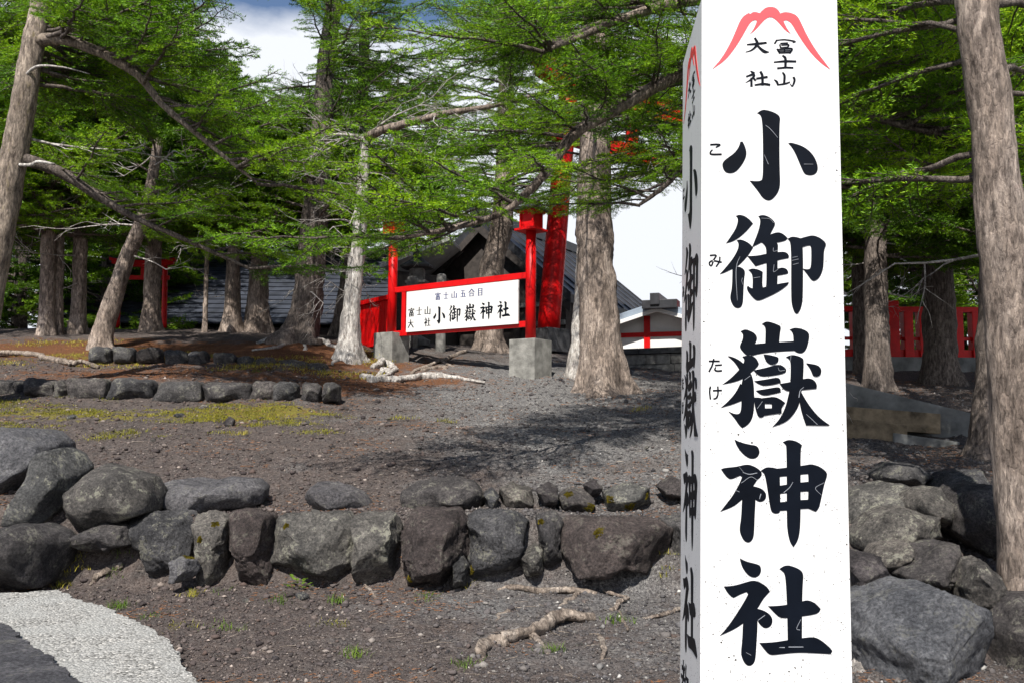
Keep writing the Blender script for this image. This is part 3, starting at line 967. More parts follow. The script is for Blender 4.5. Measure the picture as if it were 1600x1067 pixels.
G = {}
G['sho'] = ((1100, 160, 200 / 1334), [
    [(553, 116), (590, 90), (625, 80), (700, 97), (770, 130), (795, 168), (788, 220), (785, 400), (788, 700), (795, 860), (775, 940), (720, 1010), (670, 1032), (612, 1003), (560, 925), (475, 820), (530, 826), (590, 824), (612, 795), (615, 600), (612, 300), (603, 190), (590, 135)],
    [(378, 415), (402, 414), (430, 470), (446, 545), (420, 615), (370, 690), (320, 735), (265, 746), (215, 728), (187, 665), (200, 620), (250, 580), (320, 530), (365, 465)],
    [(878, 432), (900, 424), (950, 435), (1030, 462), (1110, 520), (1165, 600), (1190, 690), (1170, 745), (1120, 766), (1070, 760), (1040, 742), (1000, 650), (950, 530), (910, 465)]])
G['go'] = ((1100, 325, 200 / 1255), [
    [(312, 82), (345, 68), (400, 82), (450, 120), (480, 157), (420, 230), (340, 300), (270, 338), (215, 350), (250, 300), (310, 210), (332, 140), (330, 100)],
    [(320, 320), (355, 310), (410, 330), (455, 360), (480, 395), (440, 460), (380, 530), (325, 580), (270, 605), (200, 640), (152, 653), (210, 590), (290, 490), (335, 405), (340, 350)],
    [(278, 600), (330, 575), (375, 590), (405, 625), (392, 700), (385, 860), (382, 930), (365, 975), (330, 988), (290, 970), (262, 915), (255, 870), (275, 780)],
    [(532, 85), (570, 70), (630, 85), (685, 130), (700, 165), (670, 220), (635, 290), (560, 345), (470, 390), (490, 340), (530, 240), (552, 150), (548, 105)],
    [(600, 290), (650, 262), (725, 237), (780, 260), (820, 300), (800, 325), (740, 340), (650, 350), (560, 345)],
    [(425, 475), (520, 472), (620, 450), (720, 435), (800, 432), (835, 470), (828, 495), (740, 512), (640, 535), (570, 555), (505, 575), (460, 520)],
    [(570, 345), (620, 330), (700, 335), (728, 360), (720, 440), (722, 760), (700, 790), (600, 800), (612, 760), (612, 450), (605, 380)],
    [(715, 600), (765, 585), (810, 600), (828, 635), (820, 650), (715, 667)],
    [(435, 610), (470, 595), (530, 605), (575, 630), (570, 760), (580, 790), (475, 800), (478, 700), (468, 640)],
    [(430, 765), (450, 785), (500, 800), (590, 780), (720, 748), (830, 730), (825, 755), (740, 820), (620, 880), (527, 918), (480, 885), (430, 820), (417, 785)],
    [(820, 305), (860, 282), (935, 295), (970, 320), (970, 880), (955, 970), (930, 1025), (908, 1042), (885, 1025), (862, 960), (853, 880), (855, 345)],
    [(930, 305), (1000, 285), (1065, 270), (1130, 292), (1185, 335), (1198, 370), (1175, 410), (1172, 540), (1165, 610), (1130, 690), (1080, 722), (1050, 708), (1010, 650), (970, 600), (1020, 607), (1050, 590), (1052, 400), (1042, 372), (1010, 372), (970, 388), (940, 380)]])
G['take'] = ((1100, 500, 200 / 1255), [
    [(565, 42), (610, 12), (680, 30), (740, 55), (755, 75), (745, 120), (735, 235), (600, 240), (605, 90), (590, 55)],
    [(358, 112), (400, 90), (460, 110), (500, 135), (522, 175), (510, 215), (495, 235), (500, 330), (420, 350), (380, 310), (350, 270), (355, 240), (378, 195), (384, 140)],
    [(838, 95), (885, 76), (950, 85), (1010, 110), (1035, 150), (1020, 230), (1000, 290), (965, 325), (920, 322), (880, 300), (876, 150), (860, 112)],
    [(480, 235), (600, 225), (735, 216), (885, 207), (900, 300), (780, 304), (640, 315), (540, 330), (460, 350)],
    [(232, 352), (260, 352), (330, 380), (395, 430), (430, 470), (350, 490), (300, 410)],
    [(375, 355), (440, 340), (500, 360), (530, 405), (540, 435), (500, 480), (440, 530), (370, 580), (280, 610), (182, 627), (260, 570), (340, 490), (385, 430), (398, 385)],
    [(440, 500), (465, 530), (485, 600), (492, 720), (492, 850), (475, 960), (430, 1025), (375, 1055), (345, 1030), (300, 960), (238, 890), (290, 915), (340, 920), (362, 890), (368, 780), (364, 580)],
    [(355, 620), (378, 640), (375, 785), (280, 825), (165, 856), (240, 790), (310, 710)],
    [(583, 335), (620, 335), (680, 348), (725, 360), (733, 385), (715, 425), (660, 440), (620, 420), (595, 375)],
    [(485, 490), (560, 475), (640, 455), (700, 435), (760, 438), (800, 470), (808, 495), (790, 520), (700, 540), (570, 555), (520, 530)],
    [(492, 595), (600, 580), (720, 557), (748, 580), (752, 612), (680, 632), (585, 643), (535, 625)],
    [(508, 688), (620, 670), (730, 650), (752, 675), (750, 705), (680, 722), (595, 740), (545, 722)],
    [(490, 755), (540, 755), (590, 770), (598, 830), (598, 930), (565, 957), (530, 945), (510, 890), (495, 830)],
    [(540, 765), (620, 755), (690, 747), (745, 770), (795, 808), (770, 840), (665, 818), (580, 818)],
    [(664, 790), (780, 800), (770, 850), (748, 875), (760, 905), (740, 920), (664, 890)],
    [(590, 862), (664, 860), (760, 870), (760, 910), (680, 920), (590, 935)],
    [(803, 360), (850, 338), (910, 345), (965, 370), (978, 395), (970, 580), (965, 660), (940, 740), (935, 820), (880, 920), (800, 1000), (670, 1043), (740, 970), (800, 850), (830, 720), (840, 680), (848, 560), (850, 420), (835, 378)],
    [(742, 622), (840, 605), (970, 575), (1030, 565), (1085, 590), (1108, 640), (1100, 670), (960, 682), (820, 697), (775, 670)],
    [(930, 770), (945, 690), (1000, 790), (1080, 900), (1150, 970), (1230, 1025), (1225, 1032), (1000, 1028), (985, 990), (950, 880)],
    [(1002, 420), (1040, 425), (1110, 438), (1145, 470), (1150, 510), (1130, 548), (1090, 553), (1065, 540), (1045, 480)]])
G['jin'] = ((1100, 680, 200 / 1186), [
    [(282, 36), (340, 62), (420, 82), (490, 92), (512, 130), (515, 165), (490, 205), (445, 217), (395, 200), (340, 150), (300, 90)],
    [(158, 310), (190, 297), (300, 288), (400, 262), (470, 285), (520, 320), (540, 355), (520, 390), (490, 410), (455, 470), (400, 540), (350, 595), (270, 660), (150, 704), (200, 640), (270, 550), (330, 440), (352, 385), (335, 370), (250, 408), (215, 390), (175, 340)],
    [(352, 560), (380, 510), (470, 470), (478, 600), (470, 720), (464, 900), (455, 950), (435, 980), (407, 992), (370, 975), (340, 920), (327, 865), (345, 760)],
    [(440, 465), (480, 472), (535, 490), (570, 525), (578, 565), (560, 600), (525, 615), (490, 605), (465, 580)],
    [(525, 325), (575, 290), (640, 295), (700, 310), (705, 500), (708, 700), (690, 720), (650, 722), (620, 700), (605, 620), (580, 450), (560, 350)],
    [(730, 60), (775, 37), (840, 45), (895, 75), (908, 97), (893, 125), (895, 680), (890, 870), (870, 970), (828, 1033), (795, 985), (775, 900), (766, 800), (766, 100), (750, 78)],
    [(680, 304), (770, 296), (890, 280), (940, 272), (1000, 262), (1060, 285), (1060, 350), (960, 353), (770, 374), (690, 382)],
    [(690, 464), (770, 452), (900, 432), (980, 425), (980, 515), (890, 518), (700, 538)],
    [(690, 617), (770, 610), (900, 594), (980, 592), (980, 675), (890, 678), (770, 692), (700, 695)],
    [(1000, 265), (1060, 280), (1120, 320), (1145, 360), (1115, 440), (1090, 560), (1065, 670), (1035, 704), (1000, 690), (960, 672), (965, 560), (968, 420), (962, 330)]])
G['ja'] = ((1100, 870, 210 / 1280), [
    [(340, 8), (400, 40), (520, 68), (540, 90), (545, 135), (520, 180), (475, 195), (430, 180), (385, 130), (355, 75)],
    [(188, 278), (290, 270), (390, 240), (470, 217), (540, 240), (600, 280), (628, 325), (600, 355), (560, 400), (510, 490), (430, 570), (370, 632), (280, 690), (150, 747), (220, 670), (310, 540), (390, 410), (420, 350), (405, 330), (350, 350), (280, 387), (230, 350)],
    [(370, 600), (420, 530), (500, 490), (512, 620), (498, 850), (490, 970), (470, 1015), (432, 1037), (390, 1015), (362, 960), (350, 910), (365, 780)],
    [(480, 490), (510, 488), (580, 510), (635, 550), (655, 600), (640, 650), (600, 676), (560, 668), (510, 615)],
    [(718, 110), (760, 82), (800, 75), (850, 88), (885, 102), (925, 125), (947, 165), (940, 250), (934, 420), (932, 790), (797, 800), (790, 450), (778, 220), (765, 150), (740, 128)],
    [(610, 465), (700, 462), (790, 452), (930, 420), (990, 405), (1060, 435), (1110, 490), (1095, 525), (1050, 545), (930, 562), (800, 578), (730, 577), (690, 550)],
    [(527, 815), (660, 810), (800, 787), (940, 768), (1045, 757), (1110, 785), (1190, 850), (1222, 890), (1205, 920), (1100, 915), (900, 905), (760, 918), (640, 933), (600, 910)]])
for k in G:
    G[k] = (G[k][0], [smooth_poly(p) for p in G[k][1]])
EM = (1100, 0, 210 / 1545)
emblem = smooth_poly([(95, 800), (200, 680), (300, 510), (370, 350), (410, 250), (450, 195), (490, 168), (515, 155), (530, 168), (560, 146), (590, 142), (640, 158), (670, 125), (710, 93), (765, 83), (820, 93), (860, 130), (875, 162), (920, 145), (985, 150), (1015, 162), (1050, 175), (1085, 210), (1120, 280), (1180, 410), (1280, 580), (1450, 803), (1350, 735), (1250, 640), (1150, 510), (1060, 370), (1010, 280), (970, 245), (935, 235), (912, 248), (930, 290), (960, 345), (995, 393), (930, 350), (880, 290), (820, 225), (765, 197), (710, 218), (650, 280), (590, 350), (530, 395), (570, 340), (610, 250), (600, 236), (570, 236), (530, 265), (490, 330), (430, 440), (340, 580), (240, 700)], 1)
SM = {
    'dai': [[(495, 518, 14), (600, 510, 26), (715, 497, 22)], [(585, 445, 22), (612, 500, 34), (590, 545, 26), (540, 585, 16), (478, 604, 6)], [(605, 520, 20), (660, 575, 30), (700, 600, 34), (745, 604, 8)]],
    'sha': [[(535, 822, 10), (560, 840, 28), (580, 845, 16)], [(488, 885, 18), (560, 862, 26), (575, 880, 26), (530, 925, 18), (478, 955, 4)], [(545, 905, 26), (545, 995, 28)], [(570, 905, 20), (590, 928, 24)], [(605, 908, 20), (725, 890, 24)], [(650, 832, 26), (670, 880, 30), (672, 980, 28)], [(585, 982, 16), (680, 970, 24), (755, 980, 24)]],
    'fu': [[(835, 468, 20), (812, 505, 18)], [(835, 468, 12), (930, 462, 14), (1045, 482, 16), (1020, 495, 8)], [(880, 505, 16), (960, 500, 16)], [(870, 520, 16), (880, 555, 16)], [(890, 525, 10), (970, 520, 18), (960, 550, 16)], [(885, 553, 10), (960, 548, 12)], [(840, 570, 16), (870, 615, 20)], [(850, 575, 12), (1005, 565, 20), (985, 615, 20)], [(870, 593, 10), (990, 588, 10)], [(925, 570, 14), (925, 610, 14)], [(870, 612, 14), (990, 608, 14)]],
    'shi': [[(805, 720, 14), (930, 710, 24), (1055, 712, 22)], [(905, 645, 18), (935, 680, 30), (935, 785, 28)], [(845, 790, 20), (940, 782, 20), (1022, 785, 20)]],
    'san': [[(905, 840, 18), (925, 880, 28), (920, 965, 26)], [(808, 922, 10), (835, 945, 26), (850, 980, 22)], [(850, 980, 14), (930, 968, 20), (985, 950, 14)], [(1030, 895, 24), (1040, 930, 26), (1015, 995, 16), (990, 970, 6)]]}
KANA = [((1100, 160, 200 / 1334), [[(68, 445, 18), (130, 442, 18), (165, 448, 18), (125, 472, 14)], [(85, 500, 14), (65, 525, 16), (80, 545, 18), (180, 545, 18)]]),
        ((1100, 325, 200 / 1255), [[(60, 468, 15), (118, 468, 15), (95, 510, 15), (75, 565, 15), (55, 560, 15), (55, 535, 15), (90, 520, 15), (170, 535, 15)], [(155, 485, 15), (150, 530, 15), (120, 575, 15)]]),
        ((1100, 500, 200 / 1255), [[(50, 400, 16), (150, 400, 16)], [(95, 380, 16), (80, 440, 16), (50, 500, 16)], [(110, 440, 14), (172, 436, 14)], [(115, 460, 10), (105, 480, 14), (125, 495, 16), (172, 493, 16)]]),
        ((1100, 500, 200 / 1255), [[(62, 650, 16), (55, 700, 16), (62, 770, 16)], [(90, 688, 16), (172, 685, 16)], [(135, 650, 16), (137, 710, 16), (125, 755, 16), (95, 770, 14)]])]
SCR = [((1100, 160, 200 / 1334), [[(640, 245, 5), (690, 285, 7), (765, 372, 4)], [(625, 550, 3), (668, 650, 8)], [(1040, 650, 6), (1135, 650, 4)]]),
       ((1100, 325, 200 / 1255), [[(352, 480, 4), (320, 560, 7), (312, 680, 8), (325, 910, 4)], [(678, 395, 5), (680, 430, 5), (720, 420, 5)], [(685, 560, 5), (680, 630, 6), (725, 605, 5)], [(865, 490, 5), (915, 480, 5)], [(860, 520, 5), (925, 505, 5)], [(870, 560, 6), (925, 545, 5)], [(485, 690, 6), (548, 680, 4)], [(375, 690, 4), (368, 720, 4), (380, 755, 5)], [(560, 105, 4), (640, 112, 4), (680, 150, 5)]]),
       ((1100, 500, 200 / 1255), [[(395, 585, 5), (450, 545, 7)], [(975, 655, 6), (940, 690, 9), (928, 755, 12)], [(1000, 920, 4), (1050, 965, 7), (1110, 1022, 6)], [(520, 865, 6), (570, 795, 6)], [(725, 465, 4), (740, 495, 6), (790, 488, 6)], [(850, 345, 6), (845, 400, 4)]]),
       ((1100, 680, 200 / 1186), [[(360, 340, 8), (420, 357, 11), (490, 345, 10)], [(345, 438, 6), (430, 382, 7), (490, 410, 5)], [(325, 290, 4), (370, 345, 4)], [(738, 526, 9), (790, 480, 7), (822, 430, 5)], [(1110, 435, 4), (1030, 485, 6), (1085, 550, 5)], [(290, 505, 6), (325, 520, 8)], [(525, 540, 14), (512, 585, 8)]]),
       ((1100, 870, 210 / 1280), [[(715, 857, 5), (765, 857, 12)], [(805, 852, 12), (930, 852, 12), (945, 852, 4)], [(515, 597, 9), (578, 550, 9)], [(920, 590, 4), (880, 675, 6), (910, 690, 8)], [(400, 905, 4), (445, 930, 5)]])]

def mapper(fr, f):
    return lambda x, y: f(fr[0] + x * fr[2], fr[1] + y * fr[2])
front = lambda a, b: fp(a, b)
# left face: same layout carried round the corner
def side(a, b):
    q = fp(a, b)
    t = (tl.z - q.z) / (tl.z - bl.z)
    e0, e1 = tl + (bl - tl) * t, tr + (br - tr) * t
    u = (q - e0).dot(pr) / (e1 - e0).length
    return e0 + pb * (DEP * (1 - u)) + Vector((0, 0, -0.03))
sn = -pr
for face, nrm in ((front, pn), (side, sn)):
    is_f = face is front
    for k in ('sho', 'go', 'take', 'jin', 'ja'):
        fr, polys = G[k]
        glyph_mesh('character', polys, mapper(fr, face), nrm, 'black_letter', pil)
    for k in SM:
        glyph_mesh('small_character', [stroke(s) for s in SM[k]], mapper(EM, face), nrm, 'black_letter', pil)
    glyph_mesh('emblem', [emblem], mapper(EM, face), nrm, 'pink_letter' if is_f else 'red_letter', pil)  # emblem is a paler pinkish red on the front, deeper red on the side
    for fr, st in KANA:
        glyph_mesh('small_character', [stroke(s) for s in st], mapper(fr, face), nrm, 'black_letter', pil)
for fr, st in SCR:
    for s in st:
        glyph_mesh('scratch', [stroke([(a, b, c * 0.55) for a, b, c in s])], mapper(fr, front), pn, 'scratch', pil, 0.0028)
# two smaller characters low on the left face
KYO = [[(.12, .15, .09), (.48, .13, .07)], [(.30, 0, .09), (.30, .33, .09)], [(.02, .33, .07), (.58, .30, .08)], [(.50, .08, .08), (.25, .38, .07), (0, .55, .03)], [(.15, .50, .07), (.42, .48, .07), (.30, .62, .08)], [(.30, .58, .10), (.30, .95, .10), (.18, .90, .05)], [(.05, .76, .06), (.55, .68, .07)],
       [(.68, 0, .09), (.58, .35, .05)], [(.62, .22, .06), (.98, .20, .08)], [(.86, .22, .10), (.76, .62, .10), (.50, 1.0, .04)], [(.62, .35, .08), (.78, .70, .10), (1.0, .98, .12)]]
SHU = [[(.42, 0, .09), (.58, .10, .12)], [(.15, .24, .07), (.85, .22, .08)], [(.5, .24, .11), (.5, .94, .11)], [(.2, .58, .07), (.8, .56, .08)], [(.05, .95, .08), (.95, .94, .09)]]
for gl, ox, oy in ((KYO, 1110, 1062), (SHU, 1228, 1074)):
    glyph_mesh('small_character', [stroke([(a, b, c) for a, b, c in s]) for s in gl], mapper((ox, oy, 95), side), sn, 'black_letter', pil)

# ------------------------------------------------------------------ shrine name board between lantern posts
pR = P(829, 531, 14.5)
pL = P(612, 521, 16.3)
base_z = min(pR.z, pL.z)
ux = Vector((pR.x - pL.x, pR.y - pL.y, 0))
WB = ux.length
ux.normalize()
un = Vector((ux.y, -ux.x, 0))          # towards the viewer
Z = Vector((0, 0, 1))
board = thing('name_board', 'white shrine name board in a red frame between two lantern topped posts', 'sign board')
zt_r = P(829, 430, 14.5).z
zb_r = P(829, 506, 14.5).z
def at(s, z, off=0.0):
    """point on the frame: s metres from the left post, height z"""
    return Vector((pL.x, pL.y, 0)) + ux * s + un * off + Z * z
z_top = zt_r
z_bot = zb_r
for nm, s, pz, ztop in (('l', 0.0, pL.z, P(618, 372, 16.3).z), ('r', WB, pR.z, P(829, 362, 14.5).z)):
    mb = MB()
    mb.tube([at(s, pz - 0.02), at(s, ztop * .5 + pz * .5), at(s, ztop)], 0.085, 20)
    post = mb.build('post', M['red'], board, smooth=False)
    for p_ in post.data.polygons:
        p_.use_smooth = len(p_.vertices) == 4
    # concrete footing
    mb = MB()
    gz_ = gz(at(s, 0).x, at(s, 0).y)
    hw = 0.25 if nm == 'r' else 0.23
    mb.frame_box(at(s - hw, gz_ - 0.3, -hw), ux * (2 * hw), un * (2 * hw), Z * (pz - gz_ + 0.3))
    mb.build('footing', M['concrete'], board, bevel=0.015)
    # lantern box
    lz = ztop
    mb = MB()
    mb.frame_box(at(s - 0.20, lz, -0.20), ux * .40, un * .40, Z * 0.035)
    mb.frame_box(at(s - 0.17, lz + 0.30, -0.17), ux * .34, un * .34, Z * 0.035)
    for a in (-0.14, 0.11):
        for b_ in (-0.14, 0.11):
            mb.frame_box(at(s + a, lz + 0.035, b_), ux * .03, un * .03, Z * 0.265)
    lan = mb.build('lantern', M['red'], board, bevel=0.003)
    mb = MB()
    mb.frame_box(at(s - 0.115, lz + 0.035, -0.115), ux * .23, un * .23, Z * 0.265)
    mb.build('lantern_panel', M['red'], lan)
    mb = MB()
    e = 0.26
    pts = [at(s - e, lz + .335, -e), at(s + e, lz + .335, -e), at(s + e, lz + .335, e), at(s - e, lz + .335, e)]
    pts += [q + Z * 0.03 for q in pts] + [at(s - .04, lz + .46, -.04), at(s + .04, lz + .46, -.04), at(s + .04, lz + .46, .04), at(s - .04, lz + .46, .04)]
    mb.add(pts, [(0, 1, 2, 3), (4, 7, 6, 5)[::-1] if False else (0, 4, 5, 1), (1, 5, 6, 2), (2, 6, 7, 3), (3, 7, 4, 0), (4, 8, 9, 5), (5, 9, 10, 6), (6, 10, 11, 7), (7, 11, 8, 4), (8, 11, 10, 9)])
    mb.build('lantern_roof', M['tile'], lan)
for z in (z_top, z_bot):
    mb = MB()
    mb.beam(at(0.07, z), at(WB - 0.07, z), 0.07, 0.10)
    mb.build('rail', M['red'], board, bevel=0.006)
for s in (0.37,):
    mb = MB()
    mb.frame_box(at(s - 0.11, z_bot + .05, -0.03), ux * .09, un * .06, Z * (z_top - z_bot - 0.10))
    mb.build('stile', M['red'], board)
bs0, bs1 = 0.42, WB - 0.20
bz0, bz1 = z_bot + 0.005, z_top - 0.07
mb = MB()
mb.frame_box(at(bs0, bz0, 0.045), ux * (bs1 - bs0), un * 0.03, Z * (bz1 - bz0))
panel = mb.build('panel', M['white_paint'], board, bevel=0.003)
TH, TV = 0.075, 0.15
def hv(*segs):
    out = []
    for a, b, c, d in segs:
        wd = TH if abs(d - b) < abs(c - a) * 0.4 else TV
        out.append([(a, b, wd), (c, d, wd)])
    return out
SK = {
    'fu': hv((.5, 0, .5, .1), (.08, .12, .92, .12), (.08, .12, .08, .25), (.92, .12, .88, .24), (.26, .25, .74, .25), (.3, .35, .7, .35), (.3, .35, .3, .5), (.7, .35, .7, .5), (.3, .5, .7, .5), (.18, .6, .82, .6), (.2, .6, .2, 1), (.8, .6, .8, 1), (.2, .79, .8, .79), (.5, .6, .5, .97), (.2, .97, .8, .97)),
    'shi': hv((.05, .38, .95, .38), (.5, .02, .5, .92), (.18, .93, .82, .93)),
    'san': hv((.5, .05, .5, .9), (.1, .35, .1, .92), (.9, .35, .9, .98), (.1, .9, .9, .9)),
    'go': hv((.12, .06, .88, .06), (.48, .06, .36, .93), (.15, .45, .78, .45), (.76, .45, .70, .93), (.03, .94, .97, .94)),
    'gou': hv((.5, 0, .05, .45), (.5, 0, .95, .45), (.3, .42, .7, .42), (.22, .58, .22, .98), (.78, .58, .78, .98), (.22, .6, .78, .6), (.22, .95, .78, .95)),
    'me': hv((.2, .03, .2, 1), (.8, .03, .8, 1), (.2, .05, .8, .05), (.2, .35, .8, .35), (.2, .65, .8, .65), (.2, .95, .8, .95)),
    'dai': hv((.05, .35, .95, .35), (.5, .03, .46, .5), (.46, .5, .08, .98), (.52, .45, .94, .98)),
    'sha': hv((.2, .02, .28, .14), (.04, .24, .42, .24), (.4, .26, .04, .65), (.25, .45, .25, 1), (.32, .48, .42, .6), (.5, .38, .95, .38), (.72, .05, .72, .92), (.45, .94, 1, .94))}
def onboard(s, t):
    return at(bs0 + (bs1 - bs0) * s, bz1 + (bz0 - bz1) * t, 0.075)
bw, bh = bs1 - bs0, bz1 - bz0
def put(key, s, t, wd, ht, mat):
    glyph_mesh('letter', [stroke(x) for x in SK[key]], lambda x, y: onboard(s + (x - .5) * wd, t + (y - .5) * ht), un, mat, panel, 0.0015)
for key, s in zip(('fu', 'shi', 'san', 'go', 'gou', 'me'), (.30, .375, .45, .53, .605, .68)):
    put(key, s, .19, .052, .17, 'blue_letter')
for key, s, t in (('fu', .05, .52), ('shi', .125, .51), ('san', .205, .51), ('dai', .045, .80), ('sha', .205, .79)):
    put(key, s, t, .058, .20, 'black_letter')
for key, s in zip(('sho', 'go', 'take', 'jin', 'ja'), (.315, .455, .595, .735, .88)):
    polys = G[key][1]
    al = np.array([p for q in polys for p in q])
    mn, mxx = al.min(0), al.max(0)
    glyph_mesh('letter', polys, (lambda mn, mxx, s: lambda x, y: onboard(s + ((x - mn[0]) / (mxx[0] - mn[0]) - .5) * .112, .65 + ((y - mn[1]) / (mxx[1] - mn[1]) - .5) * .42))(mn, mxx, s), un, 'black_letter', panel, 0.0015)

# red plank fence running back from the board
fence = thing('red_plank_fence', 'short solid red plank fence joining the left post of the name board', 'fence')
fa, fb = P(613, 484, 16.45), P(560, 495, 17.5)
fd = Vector((fb.x - fa.x, fb.y - fa.y, 0))
fl = fd.length
fd.normalize()
fz0, fz1 = z_bot - 0.18, z_top - 0.06
fn = Vector((fd.y, -fd.x, 0))
npk = 9
for i in range(npk):
    mb = MB()
    q = Vector((fa.x, fa.y, fz0)) + fd * (fl * i / npk + 0.004)
    mb.frame_box(q, fd * (fl / npk - 0.008), fn * (0.025 + 0.004 * (i % 2)), Z * (fz1 - fz0))
    mb.build('plank', M['red'], fence)
for zz in (fz1 - 0.03, fz0 + 0.05):
    mb = MB()
    a = Vector((fa.x, fa.y, zz)) - fn * 0.03
    mb.beam(a, a + fd * fl, 0.06, 0.08)
    mb.build('rail', M['red'], fence)
mb = MB()
q = Vector((fb.x, fb.y, gz(fb.x, fb.y) - 0.2)) - fd * 0.08
mb.frame_box(q - fn * 0.08, fd * 0.08, fn * 0.08, Z * (fz1 - q.z + 0.05))
mb.build('post', M['red'], fence)

# ------------------------------------------------------------------ torii gates
def torii(name, label, b0, b1, height, rad, lean, overhang, base=True):
    t = thing(name, label, 'torii')
    ax = Vector((b1.x - b0.x, b1.y - b0.y, 0))
    span = ax.length
    ax.normalize()
    nn = Vector((ax.y, -ax.x, 0))
    z0 = b0.z
    tops = []
    for b, sgn in ((b0, 1), (b1, -1)):
        mb = MB()
        c = Vector((b.x, b.y, z0))
        top = c + ax * (sgn * lean) + Z * height
        n = 14
        mb.tube([c + (top - c) * (i / n) for i in range(n + 1)], [rad * (1 - 0.12 * i / n) for i in range(n + 1)], 32)
        pil_ = mb.build('pillar', M['red'], t)
        for p_ in pil_.data.polygons:
            p_.use_smooth = len(p_.vertices) == 4
        tops.append(top)
        if base:
            mb = MB()
            q = c - ax * rad * 1.35 - nn * rad * 1.35 - Z * 0.5
            mb.frame_box(q, ax * rad * 2.7, nn * rad * 2.7, Z * 0.52)
            mb.build('base_block', M['dark_stone'], t, bevel=0.02)
    a, b = tops[0] - ax * overhang, tops[1] + ax * overhang
    for nm, dz, wd, ht, ext, mt in (('lintel', 0.0, rad * 1.7, rad * 1.1, -0.12 * overhang, 'red'), ('top_lintel', rad * 1.15, rad * 2.1, rad * 1.15, 0.12 * overhang, 'red'), ('cap', rad * 1.9, rad * 2.7, rad * 0.35, 0.2 * overhang, 'tile')):
        mb = MB()
        n = 16
        p0, p1 = a - ax * ext, b + ax * ext
        prev = None
        vv, ff = [], []
        for i in range(n + 1):
            s = i / n
            cpt = p0 + (p1 - p0) * s + Z * (dz + rad * 1.1 * (abs(2 * s - 1) ** 3))
            for sx, sz in ((-1, -1), (1, -1), (1, 1), (-1, 1)):
                vv.append(cpt + nn * (sx * wd / 2) + Z * (sz * ht / 2))
        for i in range(n):
            for k in range(4):
                ff.append((i * 4 + k, i * 4 + (k + 1) % 4, i * 4 + 4 + (k + 1) % 4, i * 4 + 4 + k))
        ff += [(3, 2, 1, 0), (n * 4, n * 4 + 1, n * 4 + 2, n * 4 + 3)]
        mb.add(vv, ff)
        mb.build(nm, M[mt], t)
    zt = z0 + height * 0.80
    mb = MB()
    mb.beam(Vector((b0.x, b0.y, zt)) - ax * overhang * 0.35, Vector((b1.x, b1.y, zt)) + ax * overhang * 0.35, rad * 1.0, rad * 1.5)
    mb.build('tie_beam', M['red'], t)
    mb = MB()
    mid = (b0 + b1) / 2
    mb.frame_box(Vector((mid.x, mid.y, zt + rad * .75)) - ax * rad * .6 - nn * rad * .3, ax * rad * 1.2, nn * rad * .6, Z * (height * 0.2 - rad * 1.3))
    mb.build('centre_strut', M['red'], t)
    return t
tb0 = P(857, 516, 20.0)
tb1 = tb0 + Vector((math.sin(R(50)), math.cos(R(50)), 0)) * 5.6
torii('torii_gate', 'big red torii gate standing behind the name board', tb0, tb1, P(870, 128, 20).z - tb0.z, 0.255, 0.62, 1.0)
s0, s1 = P(182, 512, 20.5), P(256, 512, 20.5)
s0.z = s1.z = min(s0.z, s1.z)
torii('torii_gate', 'small slim red torii gate among the trees before the slate roof', s0, s1, 1.45, 0.065, 0.03, 0.22, False)

# ------------------------------------------------------------------ buildings
def gable_house(name, label, corner, dirw, width, depth, wall_h, rise, zbase, over, mats, parts):
    """corner: left end of the gable wall; dirw: unit vector along it; the house runs back from it"""
    h = thing(name, label, 'building')
    dw = Vector(dirw).normalized()
    db = Vector((-dw.y, dw.x, 0))
    c = Vector((corner[0], corner[1], zbase))
    A, B = c, c + dw * width
    ap = c + dw * (width / 2) + Z * (wall_h + rise)
    mb = MB()
    v = [A, B, B + Z * wall_h, ap, A + Z * wall_h]
    v += [q + db * depth for q in v]
    mb.add(v, [(0, 1, 2, 3, 4), (9, 8, 7, 6, 5), (0, 5, 6, 1), (1, 6, 7, 2), (0, 4, 9, 5)])
    mb.build('wall', M[mats[0]], h)
    sl = rise / (width / 2)
    th = parts.get('thick', 0.16)
    roof = None
    for sgn, e in ((-1, A), (1, B)):
        eave = e + Z * wall_h + dw * (sgn * over) - Z * (sl * over)
        mb = MB()
        up = (ap - eave) + Z * 0.02
        o_ = eave - db * over
        mb.frame_box(o_, up, db * (depth + 2 * over), Z * th)
        rf = mb.build('roof', M[mats[1]], h)
        # verge board under the roof edge
        mb = MB()
        mb.frame_box(o_ - db * 0.03 - Z * parts.get('verge', 0.12), up, db * 0.06, Z * (parts.get('verge', 0.12) - 0.003))
        mb.build('verge_board', M[mats[2]], rf)
        # standing ribs on the roof
        n = int(depth / 0.6)
        for i in range(n + 1):
            mb = MB()
            mb.frame_box(o_ + db * (i * (depth + 2 * over) / (n + .001)) + Z * (th - 0.004), up, db * 0.05, Z * 0.05)
            mb.build('roof_rib', M[mats[1]], rf)
    mb = MB()
    rp = ap + Z * (th + 0.0)
    hw = parts.get('ridge', 0.14)
    mb.frame_box(rp - db * (over + 0.25) - dw * hw - Z * 0.05, dw * 2 * hw, db * (depth + 2 * over + 0.5), Z * parts.get('ridge_h', 0.28))
    mb.build('ridge_beam', M[mats[3]], h, bevel=0.02)
    return h, A, B, ap, dw, db

